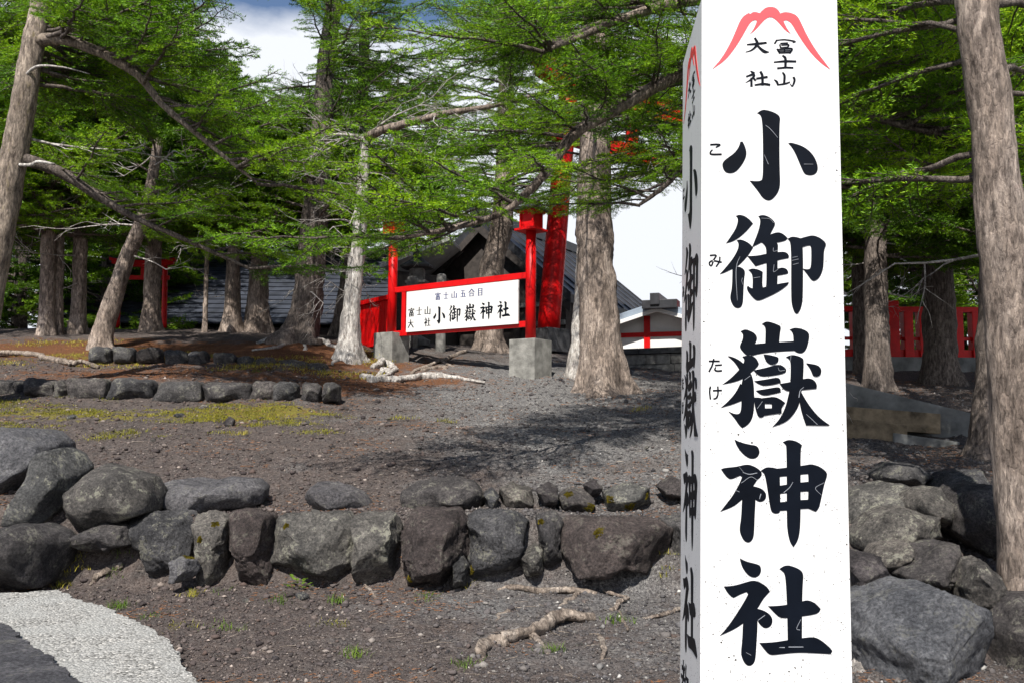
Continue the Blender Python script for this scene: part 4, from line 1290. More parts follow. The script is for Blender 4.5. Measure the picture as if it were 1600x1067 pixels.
# white hall with red timbers
cA = P(962, 545, 23.5)
hall_z = P(1000, 600, 22.0).z
dw = Vector((math.cos(R(20)), -math.sin(R(20)), 0))
hh, A, B, ap, dw, db = gable_house('shrine_hall', 'white plastered shrine hall with red posts and dark gabled roof', (cA.x - 0.25, cA.y + 0.2), dw, 2.9, 5.0,
                                   P(970, 512, 23.5).z - hall_z, 0.42, hall_z, 0.42, ('plaster', 'blue_tin', 'plaster', 'tile'), {'ridge': 0.12, 'ridge_h': 0.30, 'thick': 0.12, 'verge': 0.10})
zb = P(1000, 524, 22.9).z
for f_ in (0.02, 0.36, 0.70, 0.96):
    mb = MB()
    q = A + dw * (2.9 * f_)
    zt = A.z + (ap.z - A.z - 0.42) + 0.42 * (1 - abs(f_ - .5) * 2) - 0.02
    mb.frame_box(q - db * 0.05, dw * 0.16, db * 0.04, Z * (zt - A.z))
    mb.build('post', M['red'], hh)
mb = MB()
mb.frame_box(Vector((A.x, A.y, zb)) - db * 0.045, dw * 2.9, db * 0.03, Z * 0.12)
mb.build('crossbeam', M['red'], hh)
mb = MB()
mb.frame_box(ap - db * 0.62 - dw * 0.34 - Z * 0.02, dw * 0.9, db * 0.5, Z * 0.22)
mb.build('ridge_ornament', M['tile'], hh, bevel=0.02)

# low wall of dressed blocks under the hall
bw_ = thing('block_wall', 'grey dressed stone block wall below the white hall', 'wall')
wa, wb_ = P(955, 600, 17.6), P(1110, 600, 16.6)
wd_ = Vector((wb_.x - wa.x, wb_.y - wa.y, 0))
wl = wd_.length
wd_.normalize()
wn = Vector((wd_.y, -wd_.x, 0))
zt = P(1000, 543, 17.2).z
zc = zt
for r_ in range(4):
    hgt = 0.20 if r_ else 0.12
    zc -= hgt
    x = -0.3 + 0.17 * (r_ % 2)
    while x < wl:
        L_ = random.uniform(0.38, 0.62) if r_ else 0.9
        mb = MB()
        pj = random.uniform(0, 0.025) + (0.04 if r_ == 0 else 0)
        mb.frame_box(Vector((wa.x, wa.y, zc + 0.005)) + wd_ * x - wn * 0.25, wd_ * (L_ - 0.012), wn * (0.25 + pj), Z * (hgt - 0.01))
        mb.build('block', M['grey_stone'] if r_ else M['dark_stone'], bw_, bevel=0.012)
        x += L_

# dark timber shrine behind the board
gz_b = 3.3
gl, gr = P(640, 520, 25.0), P(884, 520, 22.5)
dwb = Vector((gr.x - gl.x, gr.y - gl.y, 0))
hb, A, B, ap, dw2, db2 = gable_house('timber_shrine', 'dark timber shrine building with layered gable roof behind the board', (gl.x, gl.y), dwb, dwb.length, 6.0,
                                     P(884, 462, 22.5).z - gz_b, 2.05, gz_b, 0.28, ('dark_wood', 'tile', 'dark_wood', 'tile'), {'thick': 0.22, 'verge': 0.24})
for k in range(5):
    mb = MB()
    f_ = (k + 0.5) / 5
    mb.frame_box(A + dw2 * (dwb.length * f_) - db2 * 0.07 + Z * 0.1, dw2 * 0.16, db2 * 0.06, Z * 1.3)
    mb.build('post', M['dark_wood'], hb)
for zz in (0.9, 1.4):
    mb = MB()
    mb.frame_box(A - db2 * 0.09 + Z * zz, dw2 * dwb.length, db2 * 0.085, Z * 0.12)
    mb.build('crossbeam', M['grey_stone'], hb)
# its tin roofed annex on the left
an = thing('annex', 'low annex with pale tin roof beside the dark timber shrine', 'building')
a0, a1 = P(596, 418, 21.5), P(702, 376, 22.5)
mb = MB()
upv = a1 - a0
backv = Vector((0.5, 3.0, 0.0))
mb.frame_box(a0, upv, backv, Z * 0.09)
mb.build('roof', M['tin'], an)
mb = MB()
mb.frame_box(a0 + Vector((0.18, 0.3, 0.05 - (a0.z - 3.3))), Vector((upv.x - 0.3, upv.y, 0)), backv * 0.9, Z * (a0.z - 3.3 - 0.05))
mb.build('wall', M['dark_wood'], an)

# large slate roofed hall beyond the crest
sl = thing('slate_hall', 'large hall with long dark blue grey slate roof beyond the trees', 'building')
e0, e1 = P(60, 514, 24.0), P(655, 500, 24.0)
e0.z = e1.z = P(360, 508, 24.0).z
rd = Vector((0, 0.84, 0.54)) * 0.30
nc = 17
for i in range(nc):
    mb = MB()
    q = e0 + rd * i + Z * 0.0
    mb.frame_box(q, Vector((e1.x - e0.x, 0, 0)), rd * 1.12, Vector((0, -0.54, 0.84)) * (0.05))
    # tilt each course a little so its lower edge stands proud
    v = mb.v
    mb.v = [(x, y - (0.018 if k in (0, 1, 4, 5) else 0), z + (0.030 if k in (0, 1, 4, 5) else 0)) for k, (x, y, z) in enumerate(v)]
    mb.build('slate_course', M['slate'], sl)
mb = MB()
mb.box(e0.x + 0.4, e1.x - 0.4, 24.4, 32.0, 2.6, e0.z - 0.02)
mb.build('wall', M['dark_wood'], sl)
top_ = e0 + rd * nc
mb = MB()
mb.frame_box(top_ + Vector((0, 0, -0.05)), Vector((e1.x - e0.x, 0, 0)), Vector((0, 0.84, -0.54)) * 5.0, Z * 0.06)
mb.build('back_roof', M['slate'], sl)
mb = MB()
mb.frame_box(top_ + Vector((-0.1, -0.15, -0.02)), Vector((e1.x - e0.x + 0.2, 0, 0)), Vector((0, 0.3, 0)), Z * 0.22)
mb.build('ridge', M['slate'], sl)

# red shrine balustrade on the right
rf = thing('red_balustrade', 'red wooden balustrade on a stone footing under the dark trees', 'fence')
ra, rb = P(1290, 560, 17.0), P(1640, 562, 17.0)
zt0, zb0 = P(1400, 484, 17).z, P(1400, 552, 17).z
for zz, hh_ in ((zt0, 0.10), (zb0, 0.14)):
    mb = MB()
    mb.box(ra.x, rb.x, 16.95, 17.05, zz - hh_ / 2, zz + hh_ / 2)
    mb.build('rail', M['red'], rf)
mb = MB()
mb.box(ra.x, rb.x, 16.97, 17.03, zb0 + 0.25, zb0 + 0.31)
mb.build('rail', M['red'], rf)
for i, px in enumerate((1300, 1337, 1372, 1392, 1417, 1441, 1466, 1495, 1523, 1556, 1590, 1622)):
    q = P(px, 520, 17.0)
    mb = MB()
    wdt = 0.085 if i % 3 else 0.13
    mb.box(q.x - wdt, q.x + wdt, 16.9, 17.1, zb0 - 0.08, zt0 + (0.16 if i % 3 == 0 else -0.04))
    mb.build('post', M['red'], rf, bevel=0.01)
mb = MB()
mb.box(ra.x - 0.2, rb.x + 0.2, 16.8, 17.4, zb0 - 0.75, zb0 - 0.08)
mb.build('footing', M['concrete_dark'], rf, bevel=0.02)

# concrete ramp wall on the right
cw = thing('concrete_ramp_wall', 'grey concrete ramp wall with sloping top and stained step below', 'wall')
mb = MB()
a, b = P(1290, 590, 11.0), P(1545, 652, 10.2)
a2, b2 = P(1290, 690, 11.0), P(1545, 715, 10.2)
off = Vector((0.1, 0.28, 0))
mb.add([a2, b2, b, a, a2 + off, b2 + off, b + off, a + off], [(0, 1, 2, 3), (7, 6, 5, 4), (3, 2, 6, 7), (0, 3, 7, 4), (1, 5, 6, 2), (0, 4, 5, 1)])
mb.build('wall', M['concrete_dark'], cw, bevel=0.012)
for (x0, y0, x1, y1, d0, mt) in ((1290, 632, 1470, 664, 10.35, 'stained'), (1290, 650, 1418, 690, 10.15, 'stained'), (1398, 676, 1500, 712, 10.0, 'concrete_dark')):
    mb = MB()
    a, b = P(x0, y0, d0), P(x1, y0 + 14, d0 - 0.12)
    c, d_ = P(x0, y1, d0), P(x1, y1 + 14, d0 - 0.12)
    off = Vector((0.0, 0.5, 0))
    mb.add([c, d_, b, a, c + off, d_ + off, b + off, a + off], [(0, 1, 2, 3), (7, 6, 5, 4), (3, 2, 6, 7), (0, 3, 7, 4), (1, 5, 6, 2), (0, 4, 5, 1)])
    mb.build('step', M[mt], cw, bevel=0.012)

# stone lantern and small posts behind the board
def lathe(prof, sides, c, mat, name, parent):
    mb = MB()
    n = len(prof)
    v = []
    for r_, z in prof:
        for k in range(sides):
            a = 2 * math.pi * k / sides + 0.3
            v.append((c.x + r_ * math.cos(a), c.y + r_ * math.sin(a), c.z + z))
    f = []
    for i in range(n - 1):
        for k in range(sides):
            f.append((i * sides + k, i * sides + (k + 1) % sides, (i + 1) * sides + (k + 1) % sides, (i + 1) * sides + k))
    f.append(tuple(reversed(range(sides))))
    f.append(tuple((n - 1) * sides + k for k in range(sides)))
    mb.add(v, f)
    return mb.build(name, M[mat], parent)
sl_ = thing('stone_lantern', 'dark stone lantern with flared roof behind the name board', 'stone lantern')
q = P(652, 421, 18.6)
lc = Vector((q.x, q.y, gz(q.x, q.y) - 0.05))
hz = q.z - lc.z
lathe([(.30, 0), (.30, .12), (.22, .16), (.11, .22), (.10, hz - .42), (.13, hz - .38)], 16, lc, 'grey_stone', 'shaft', sl_)
lathe([(.12, hz - .38), (.26, hz - .30), (.26, hz - .25), (.17, hz - .24), (.17, hz), (.17, hz + .01)], 6, lc, 'grey_stone', 'fire_box', sl_)
lathe([(.12, hz), (.36, hz + .02), (.37, hz + .06), (.27, hz + .12), (.16, hz + .20), (.10, hz + .25)], 6, lc, 'dark_stone', 'roof', sl_)
lathe([(.10, hz + .25), (.07, hz + .27), (.10, hz + .31), (.09, hz + .36), (.02, hz + .42)], 12, lc, 'dark_stone', 'finial', sl_)
for px, py, w_, lb in ((690, 428, .10, 'grey round headed stone post behind the name board rail'), (645, 432, .12, 'short square grey stone post behind the name board rail')):
    q = P(px, py, 17.6)
    z0 = gz(q.x, q.y) - .1
    o = lathe([(w_, 0), (w_, q.z - z0 - .06), (w_ * .85, q.z - z0 - .02), (w_ * .4, q.z - z0)], 14 if w_ == .10 else 4, Vector((q.x, q.y, z0)), 'grey_stone', 'stone_post', None)
    tag(o, lb, 'post')

# ------------------------------------------------------------------ foliage boughs (shared meshes)
def make_bough(seed, L=2.4, spread=0.95, needle_len=0.056, needle_w=0.0095, density=1.0, bare=0.18, mat='needle', droop=0.25):
    rs = np.random.default_rng(seed)
    wv, wf = [], []
    nb = [0]
    def wood(pts, rads, sides):
        v, f = tube(pts, rads, sides, False)
        b = nb[0]
        wv.extend(v)
        wf.extend([tuple(i + b for i in q) for q in f])
        nb[0] += len(v)
    n = 12
    wob = rs.normal(0, 0.03, (n + 1, 2)).cumsum(0)
    axis = []
    for i in range(n + 1):
        s = i / n
        axis.append(np.array([L * s, wob[i, 0] * 0.8, 0.22 * L * (0.35 * s - 0.9 * droop * s * s * 2.2 + 0.30 * s ** 3) + wob[i, 1] * 0.5]))
    axis = np.array(axis)
    wood([Vector(p) for p in axis], [0.028 * (1 - 0.88 * i / n) + 0.003 for i in range(n + 1)], 6)
    def ax_at(s):
        k = min(int(s * n), n - 1)
        return axis[k] + (axis[k + 1] - axis[k]) * (s * n - k), axis[k + 1] - axis[k]
    segs = []      # twig segments carrying needles: (start, dir, length)
    s = bare
    sgn = 1
    while s < 0.99:
        p, t = ax_at(s)
        t = t / np.linalg.norm(t)
        env = math.sin(min(1.0, (s - bare * 0.6) / (1 - bare * 0.6) * 1.15 + 0.18) * math.pi * 0.86)
        bl_ = max(0.12, spread * L * 0.36 * env * rs.uniform(0.65, 1.15))
        ang = R(rs.uniform(45, 68))
        lat = np.array([-t[1], t[0], 0]) * sgn
        lat /= np.linalg.norm(lat)
        d = t * math.cos(ang) + lat * math.sin(ang) + np.array([0, 0, rs.uniform(-0.18, 0.10)])
        d /= np.linalg.norm(d)
        nseg = 5
        bp = [p]
        dd = d.copy()
        for k in range(nseg):
            dd = dd + rs.normal(0, 0.07, 3) + t * 0.07 + np.array([0, 0, -0.035])
            dd /= np.linalg.norm(dd)
            bp.append(bp[-1] + dd * bl_ / nseg)
        wood([Vector(q) for q in bp], [0.008 * (1 - 0.75 * k / nseg) + 0.0015 for k in range(nseg + 1)], 4)
        # side twigs
        nt_ = max(3, int(bl_ / 0.034 * density))
        for j in range(nt_):
            u = (j + rs.uniform(0.2, 0.8)) / nt_
            if u < 0.10:
                continue
            k = min(int(u * nseg), nseg - 1)
            q = bp[k] + (bp[k + 1] - bp[k]) * (u * nseg - k)
            td = bp[k + 1] - bp[k]
            td = td / np.linalg.norm(td)
            sg = 1 if j % 2 else -1
            l2 = np.cross(td, np.array([0, 0, 1.0])) * sg
            l2 /= np.linalg.norm(l2) + 1e-9
            a2 = R(rs.uniform(35, 65))
            tdir = td * math.cos(a2) + l2 * math.sin(a2) + np.array([0, 0, rs.uniform(-0.25, 0.3)])
            tdir /= np.linalg.norm(tdir)
            tl_ = rs.uniform(0.05, 0.165) * (1.15 - 0.55 * u)
            segs.append((q, tdir, tl_))
        segs.append((bp[-2], dd, bl_ / nseg * 1.2))
        segs.append((bp[-3], bp[-2] - bp[-3], bl_ / nseg))
        s += rs.uniform(0.029, 0.064) / density ** 0.5 * 2.4 / L
        sgn = -sgn
    segs.append((axis[-2], axis[-1] - axis[-2], L / n * 1.3))
    st = np.array([a for a, _, _ in segs])
    dr = np.array([b / np.linalg.norm(b) for _, b, _ in segs])
    ln = np.array([c for _, _, c in segs])
    # twig lines as thin slivers, needles as narrow kites
    per = np.maximum(4, (ln / 0.0078 * density)).astype(int)
    tot = per.sum()
    ii = np.repeat(np.arange(len(segs)), per)
    u = rs.uniform(0.0, 1.05, tot)
    base = st[ii] + dr[ii] * (ln[ii] * u)[:, None]
    rnd = rs.normal(size=(tot, 3))
    rnd[:, 2] = rnd[:, 2] * 0.45 + 0.2
    rnd -= dr[ii] * (rnd * dr[ii]).sum(1)[:, None]
    rnd /= np.linalg.norm(rnd, axis=1)[:, None] + 1e-9
    nd_ = dr[ii] * rs.uniform(0.5, 1.5, tot)[:, None] + rnd
    nd_ /= np.linalg.norm(nd_, axis=1)[:, None]
    nl = needle_len * rs.uniform(0.6, 1.25, tot)
    sidev = np.cross(nd_, rs.normal(size=(tot, 3)))
    sidev /= np.linalg.norm(sidev, axis=1)[:, None] + 1e-9
    tip = base + nd_ * nl[:, None]
    mid = base + nd_ * (nl * 0.45)[:, None]
    a = mid + sidev * (needle_w * 0.5)
    b = mid - sidev * (needle_w * 0.5)
    nv = np.stack([base, a, tip, b], 1).reshape(-1, 3)
    nf = np.arange(tot * 4).reshape(-1, 4)
    wv_ = np.array([q[:] for q in wv])
    off = len(wv_)
    wf_ = np.array(wf)
    me = mesh_np('bough', np.vstack([wv_, nv]), np.vstack([wf_, nf + off]), smooth=False)
    me.materials.append(M['bark_dark'])
    me.materials.append(M[mat])
    mi = np.concatenate([np.zeros(len(wf_), np.int32), np.ones(len(nf), np.int32)])
    me.polygons.foreach_set('material_index', mi)
    return me

BN = [make_bough(1000 + i, droop=0.12 + 0.06 * (i % 4), spread=0.8 + 0.1 * (i % 3)) for i in range(7)]
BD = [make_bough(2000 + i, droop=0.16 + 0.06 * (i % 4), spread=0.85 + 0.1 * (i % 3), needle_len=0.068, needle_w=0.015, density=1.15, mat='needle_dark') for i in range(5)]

def make_dead(seed, L=1.2):
    rs = np.random.default_rng(seed)
    mb = MB()
    def rec(p, d, l, r_, lev):
        n = 5
        pts = [p]
        for k in range(n):
            d = d + rs.normal(0, 0.16, 3) + np.array([0, 0, -0.03])
            d = d / np.linalg.norm(d)
            pts.append(pts[-1] + d * l / n)
        mb.tube([Vector(q) for q in pts], [r_ * (1 - 0.8 * k / n) for k in range(n + 1)], 5 if lev else 6, False)
        if lev < 2:
            for _ in range(5 - 2 * lev):
                k = rs.integers(1, n + 1)
                nd_ = d + rs.normal(0, 0.6, 3) * np.array([1, 1, .5])
                rec(pts[k], nd_ / np.linalg.norm(nd_), l * rs.uniform(.3, .55), r_ * .5, lev + 1)
    rec(np.zeros(3), np.array([1.0, 0, 0.05]), L, 0.016, 0)
    me = bpy.data.meshes.new('dead_branch')
    me.from_pydata([tuple(q) for q in mb.v], [], mb.f)
    me.polygons.foreach_set('use_smooth', [True] * len(me.polygons))
    me.materials.append(M['deadwood'])
    me.update()
    return me
DEAD = [make_dead(50 + i) for i in range(5)]

def blocked(p, tip):
    """keeps boughs clear of the open air the place has: the gap of sky, the sign, the gravel slope"""
    for q in (p + (tip - p) * 0.55, tip):
        x, y, z = proj(q)
        if ((x - 425) / 62) ** 2 + ((y - 80) / 68) ** 2 < 1: return True
        if z < 24 and ((x - 1015) / 62) ** 2 + ((y - 395) / 62) ** 2 < 1: return True
        lim = 430 if x < 500 else (362 if x < 1062 else 470)
        if z < 16 and y > lim: return True
        if z < 15 and 590 < x < 800 and 150 < y < 235: return True
        if z < 24 and 560 < x < 900 and y > 375: return True
        if z < 30 and 880 < x < 1070 and y > 370: return True
    return False

def place(mesh, name, parent, p, az, pitch, scale, roll=0.0):
    o = bpy.data.objects.new(name, mesh)
    COL.objects.link(o)
    o.parent = parent
    dx_ = Vector((math.cos(az) * math.cos(pitch), math.sin(az) * math.cos(pitch), math.sin(pitch)))
    ly = Vector((-math.sin(az), math.cos(az), 0))
    lz = dx_.cross(ly)
    Mx = Matrix((dx_, ly, lz)).transposed() @ Matrix.Rotation(roll, 3, 'X')
    o.matrix_local = Matrix.Translation(p) @ Mx.to_4x4() @ Matrix.Scale(scale, 4)
    return o

def tree(label, path, d_w, top_z, boughs, mat='bark', lib=None, start=2.0, blen=(1.4, 2.8), flare=0.5, limbs=(), dead=0, seed=0, ptop=None, group=None, sides=28, name='larch_tree', roots=0, azr=None, taper=False, tree_pitch=(-0.15, 0.35)):
    """path: [(px, py, distance)...] from the base up; d_w: trunk width in metres at the base"""
    rs = random.Random(seed)
    lib = lib or BN
    t = thing(name, label, 'tree', group)
    pts = [P(*a) for a in path]
    g = gz(pts[0].x, pts[0].y)
    b = Vector((pts[0].x, pts[0].y, min(pts[0].z, g) - 0.12))
    t.location = (0, 0, 0)
    pts = [b] + [q for q in pts if q.z > b.z + 0.15]
    topd = pts[-1] - pts[-2]
    if top_z > pts[-1].z:
        dirn = Vector((topd.x / max(topd.z, .2) * 0.5, topd.y / max(topd.z, .2) * 0.5, 1))
        steps = 3
        dz = (top_z - pts[-1].z) / steps
        for _ in range(steps):
            pts.append(pts[-1] + dirn * dz)
            dirn = Vector((dirn.x * .5, dirn.y * .5, 1))
    H = pts[-1].z - b.z
    nr = max(14, int(H / 0.09))
    cl = spline([tuple(q) for q in pts], nr)
    rad = []
    full = max(H, 1e-3)
    tz = H * 1.02 if taper else (12.0 if top_z > 5.5 else H * 1.6)
    for q in cl:
        h = q[2] - b.z
        r_ = d_w / 2 * max(0.06, (1 - h / max(tz, H * 1.02)) ** 0.8)
        rad.append(r_)
    v, f = tube([Vector(q) for q in cl], rad, sides, True)
    va = np.array([q[:] for q in v])
    cen = np.repeat(cl, sides, 0)
    dirv = va - cen
    hh = np.maximum(cen[:, 2] - b.z - 0.1, 0)
    ang = np.arctan2(dirv[:, 1], dirv[:, 0])
    fl = 1 + flare * np.exp(-hh / 0.22) * (0.75 + 0.45 * np.cos(4 * ang + seed) + 0.25 * np.cos(7 * ang + seed * 2))
    nz = 1 + 0.10 * fbm(va * np.array([7, 7, 4]) + seed, 3, seed) + 0.05 * fbm(va * np.array([26, 26, 11]) + seed, 2, seed + 5)
    va = cen + dirv * (fl * nz)[:, None]
    me = bpy.data.meshes.new('trunk')
    me.from_pydata([tuple(q) for q in va], [], f)
    me.polygons.foreach_set('use_smooth', [True] * len(me.polygons))
    me.update()
    link('trunk', me, M[mat], t)
    def trunk_at(z):
        k = int(np.searchsorted(cl[:, 2], z))
        k = min(max(k, 0), len(cl) - 1)
        return Vector(cl[k]), rad[k]
    # living boughs
    made = 0
    for i in range(boughs * 2):
        if made >= boughs:
            break
        u = (i % boughs + rs.random()) / boughs
        z = b.z + start + (H - start - 0.1) * u
        if z > pts[-1].z:
            continue
        p, r_ = trunk_at(z)
        az = rs.uniform(0, 2 * math.pi) if azr is None else rs.uniform(*azr)
        pitch = rs.uniform(*tree_pitch)
        ln_ = rs.uniform(*blen) * (1 - 0.45 * max(0, (z - b.z) / 12.0) ** 1.5)
        tip = p + Vector((math.cos(az), math.sin(az), math.sin(pitch) - 0.1)) * ln_
        if blocked(p, tip):
            continue
        place(rs.choice(lib), 'bough', t, p + Vector((math.cos(az), math.sin(az), 0)) * r_ * 0.5, az, pitch, ln_ / 2.4, rs.uniform(-0.3, 0.3))
        made += 1
    for i in range(dead):
        z = b.z + rs.uniform(0.8, min(H, 5.5))
        p, r_ = trunk_at(z)
        az = rs.uniform(0, 2 * math.pi)
        sc_ = rs.uniform(0.5, 1.3)
        tx, ty, tzz = proj(p + Vector((math.cos(az), math.sin(az), 0)) * 1.2 * sc_)
        if (595 < tx < 870 and 380 < ty < 545) or (950 < tx < 1075 and 300 < ty < 480):
            continue
        place(rs.choice(DEAD), 'dead_branch', t, p + Vector((math.cos(az), math.sin(az), 0)) * r_ * .6, az, rs.uniform(-.4, .3), sc_, rs.uniform(0, 6))
    # big limbs that the view picks out
    for lp, w0, w1, nsub, sc, lmat, kind in limbs:
        lpts = [P(*a) for a in lp]
        n = 10 * len(lpts)
        c = spline([tuple(q) for q in lpts], n)
        rr = [(w0 + (w1 - w0) * i / (n - 1)) / 2 for i in range(n)]
        v, f = tube([Vector(q) for q in c], rr, 14, True)
        va = np.array([q[:] for q in v])
        cen = np.repeat(c, 14, 0)
        va = cen + (va - cen) * (1 + 0.16 * fbm(va * 14, 3, seed))[:, None]
        me = bpy.data.meshes.new('limb')
        me.from_pydata([tuple(q) for q in va], [], f)
        me.polygons.foreach_set('use_smooth', [True] * len(me.polygons))
        me.update()
        lo_ = link('limb', me, M[lmat], t)
        for k in range(nsub):
            i = int((0.12 + 0.88 * (k + rs.random()) / nsub) * (n - 1)) if nsub else 0
            i = min(i, n - 2)
            p = Vector(c[i])
            td = Vector(c[i + 1]) - p
            az = math.atan2(td.y, td.x) + rs.choice((-1, 1)) * rs.uniform(0.3, 1.2)
            if kind == 'live':
                place(rs.choice(lib), 'bough', t, p, az, rs.uniform(-0.25, 0.25), rs.uniform(*sc), rs.uniform(-.35, .35))
            else:
                place(rs.choice(DEAD), 'dead_branch', t, p, az, rs.uniform(-.7, .7), rs.uniform(*sc), rs.uniform(0, 6))
        if kind == 'live':
            td = Vector(c[-1]) - Vector(c[-3])
            place(rs.choice(lib), 'bough', t, Vector(c[-1]), math.atan2(td.y, td.x), rs.uniform(-.1, .1), sc[1], 0)
    return t

# near tree on the left
tree('leaning near trunk with yellow lichen and long downswept limbs', [(-62, 625, 11.60), (-40, 560, 11.30), (-8, 400, 11.30), (12, 300, 11.30), (32, 190, 11.30), (48, 90, 11.30), (62, 20, 11.40)], .42, 9.8, 90, 'bark_lichen', start=4.2, blen=(1.6, 3.0), seed=1, dead=3, azr=(-0.6, 2.2),
     limbs=[([(48, 66, 11.30), (95, 62, 11.20), (160, 84, 11.10), (215, 118, 11.10), (255, 165, 11.10), (320, 220, 11.10), (400, 285, 11.20)], .17, .04, 34, (.4, .85), 'bark_lichen', 'live'),
            ([(30, 245, 11.30), (95, 270, 11.40), (150, 305, 11.50), (210, 340, 11.60), (290, 375, 11.70), (390, 420, 11.80)], .16, .04, 20, (.35, .7), 'bark_dark', 'live'),
            ([(74, -62, 11.40), (126, 6, 11.40), (160, 55, 11.40), (190, 85, 11.40)], .13, .06, 10, (.35, .7), 'bark', 'live'),
            ([(24, 258, 11.25), (48, 258, 11.15), (60, 253, 11.10), (85, 257, 11.05)], .055, .03, 0, (.3, .4), 'deadwood', 'dead'),
            ([(40, 118, 11.20), (60, 104, 11.10), (100, 106, 11.00), (140, 116, 11.00)], .045, .01, 0, (.3, .4), 'deadwood', 'dead')])
# leaning snag
tree('leaning half dead trunk with a bleached broken top', [(160, 522, 16.0), (176, 470, 16.0), (200, 400, 16.0), (222, 345, 15.9), (236, 290, 15.8), (248, 218, 15.8)], .36, 2.0, 9, 'bark', BD, start=1.9, blen=(1.2, 2.2), seed=2, dead=9, flare=0.6)
# trunk group on the left
for i, (px, y0, dd, wd, lb) in enumerate([(72, 518, 17.5, .30, 'slim upright trunk paired with a twin stem at the terrace end'), (88, 516, 17.7, .24, 'twin stem growing close beside the slim upright trunk'), (122, 518, 18.0, .30, 'straight trunk standing just before the leaning half dead trunk'), (236, 516, 18.4, .36, 'trunk standing in front of the small torii post'), (362, 505, 18.6, .38, 'bare lower trunk before the slate roof, thinner of the close pair'), (402, 500, 18.8, .52, 'thick trunk before the slate roof, thicker of the close pair'), (-40, 518, 17.0, .40, 'dark trunk at the far end of the mossy terrace'), (320, 512, 18.2, .10, 'thin pale sapling stem before the slate roof')]):
    tree(lb, [(px, y0, dd), (px + 2, 440, dd), (px + 4, 360, dd), (px + 3, 215, dd)] + ([] if 350 < px < 410 else [(px + 6, 60, dd)]), wd, (7.6 if 350 < px < 410 else 10.5) if wd > .12 else 5.2, 90 if wd > .12 else 8, 'bark', BD if i % 2 else BN, start=2.0, blen=(1.3, 2.9), seed=20 + i, dead=5, flare=.5, taper=350 < px < 410)
# big dark trunk left of centre
tree('big dark trunk with spreading roots left of the name board', [(468, 526, 17.0), (480, 470, 17.0), (487, 400, 17.0), (494, 320, 17.0), (502, 220, 17.0), (508, 120, 17.1), (520, 20, 17.2)], .60, 11.5, 110, 'bark_dark', start=2.3, blen=(1.4, 2.8), seed=3, dead=14, flare=1.0)
tree('brown trunk leaning behind the bleached one', [(535, 512, 18.5), (545, 440, 18.5), (552, 400, 18.5), (562, 300, 18.5), (566, 180, 18.6)], .40, 10.5, 50, 'bark_dark', start=2.4, seed=4, dead=6)
# bleached tree
tree('silver bleached dead trunk with bare twisted branches', [(546, 548, 15.6), (548, 500, 15.6), (553, 440, 15.6), (560, 380, 15.6), (566, 300, 15.6), (572, 212, 15.6)], .36, 2.0, 0, 'deadwood', start=2.0, seed=5, dead=30, flare=.9,
     limbs=[([(572, 216, 15.6), (600, 203, 15.2), (650, 190, 14.9), (700, 177, 14.7), (760, 168, 14.6), (815, 155, 14.6)], .17, .06, 12, (.4, .9), 'bark', 'dead'),
            ([(815, 155, 14.6), (860, 140, 14.5), (905, 120, 14.4)], .06, .02, 7, (.4, .7), 'bark', 'live'),
            ([(572, 216, 15.6), (545, 212, 15.5), (500, 210, 15.4)], .09, .03, 6, (.4, .8), 'deadwood', 'dead')])
# trunk behind the board
tree('rough trunk rising behind the white name board', [(766, 520, 18.5), (768, 420, 18.5), (780, 370, 18.5), (788, 300, 18.5), (790, 200, 18.6), (792, 60, 18.7)], .56, 11.5, 105, 'bark', start=2.9, blen=(1.3, 2.6), seed=6, dead=5)
# main trunk right of centre, and its twin
tree('thick grey trunk standing on the gravel beside the torii', [(942, 618, 13.1), (940, 570, 13.1), (935, 480, 13.1), (931, 400, 13.1), (928, 330, 13.1), (930, 200, 13.1), (934, 60, 13.2)], .64, 11.0, 85, 'bark', start=3.1, blen=(1.3, 2.7), seed=7, dead=2, flare=.75, sides=44)
tree('slim pale trunk close behind the thick grey one', [(902, 588, 14.6), (908, 500, 14.6), (912, 420, 14.6), (915, 340, 14.6), (918, 200, 14.6)], .30, 9.5, 30, 'deadwood', start=3.2, blen=(1.2, 2.2), seed=8, dead=2)
# tree hidden behind the pillar, its long limbs reach out on both sides
tree('tree behind the white pillar with long limbs over the gravel', [(1185, 735, 8.90), (1188, 500, 8.90), (1190, 300, 8.90), (1192, 100, 8.90)], .50, 9.5, 85, 'bark', start=2.9, blen=(1.6, 3.0), seed=9, dead=2,
     limbs=[([(1185, 60, 8.80), (1110, 92, 8.50), (1030, 132, 8.20), (950, 178, 7.90), (895, 212, 7.70), (852, 272, 7.60), (785, 332, 7.50), (700, 358, 7.40), (630, 372, 7.30)], .16, .03, 48, (.3, .6), 'bark', 'live'),
            ([(1185, -10, 8.80), (1090, 0, 8.40), (1000, 20, 8.10), (900, 60, 7.90), (850, 80, 7.80)], .13, .04, 26, (.35, .65), 'bark', 'live'),
            ([(1185, 180, 8.80), (1100, 230, 8.50), (1040, 290, 8.30), (1000, 320, 8.30)], .09, .03, 10, (.3, .5), 'bark_dark', 'live'),
            ([(1190, 120, 8.90), (1290, 150, 8.70), (1360, 180, 8.60), (1420, 200, 8.50), (1500, 215, 8.50)], .12, .03, 26, (.35, .75), 'bark_dark', 'live'),
            ([(1190, 30, 8.90), (1300, 70, 8.60), (1400, 60, 8.40), (1500, 25, 8.20), (1620, 20, 8.10)], .14, .05, 26, (.4, .8), 'bark', 'live')])
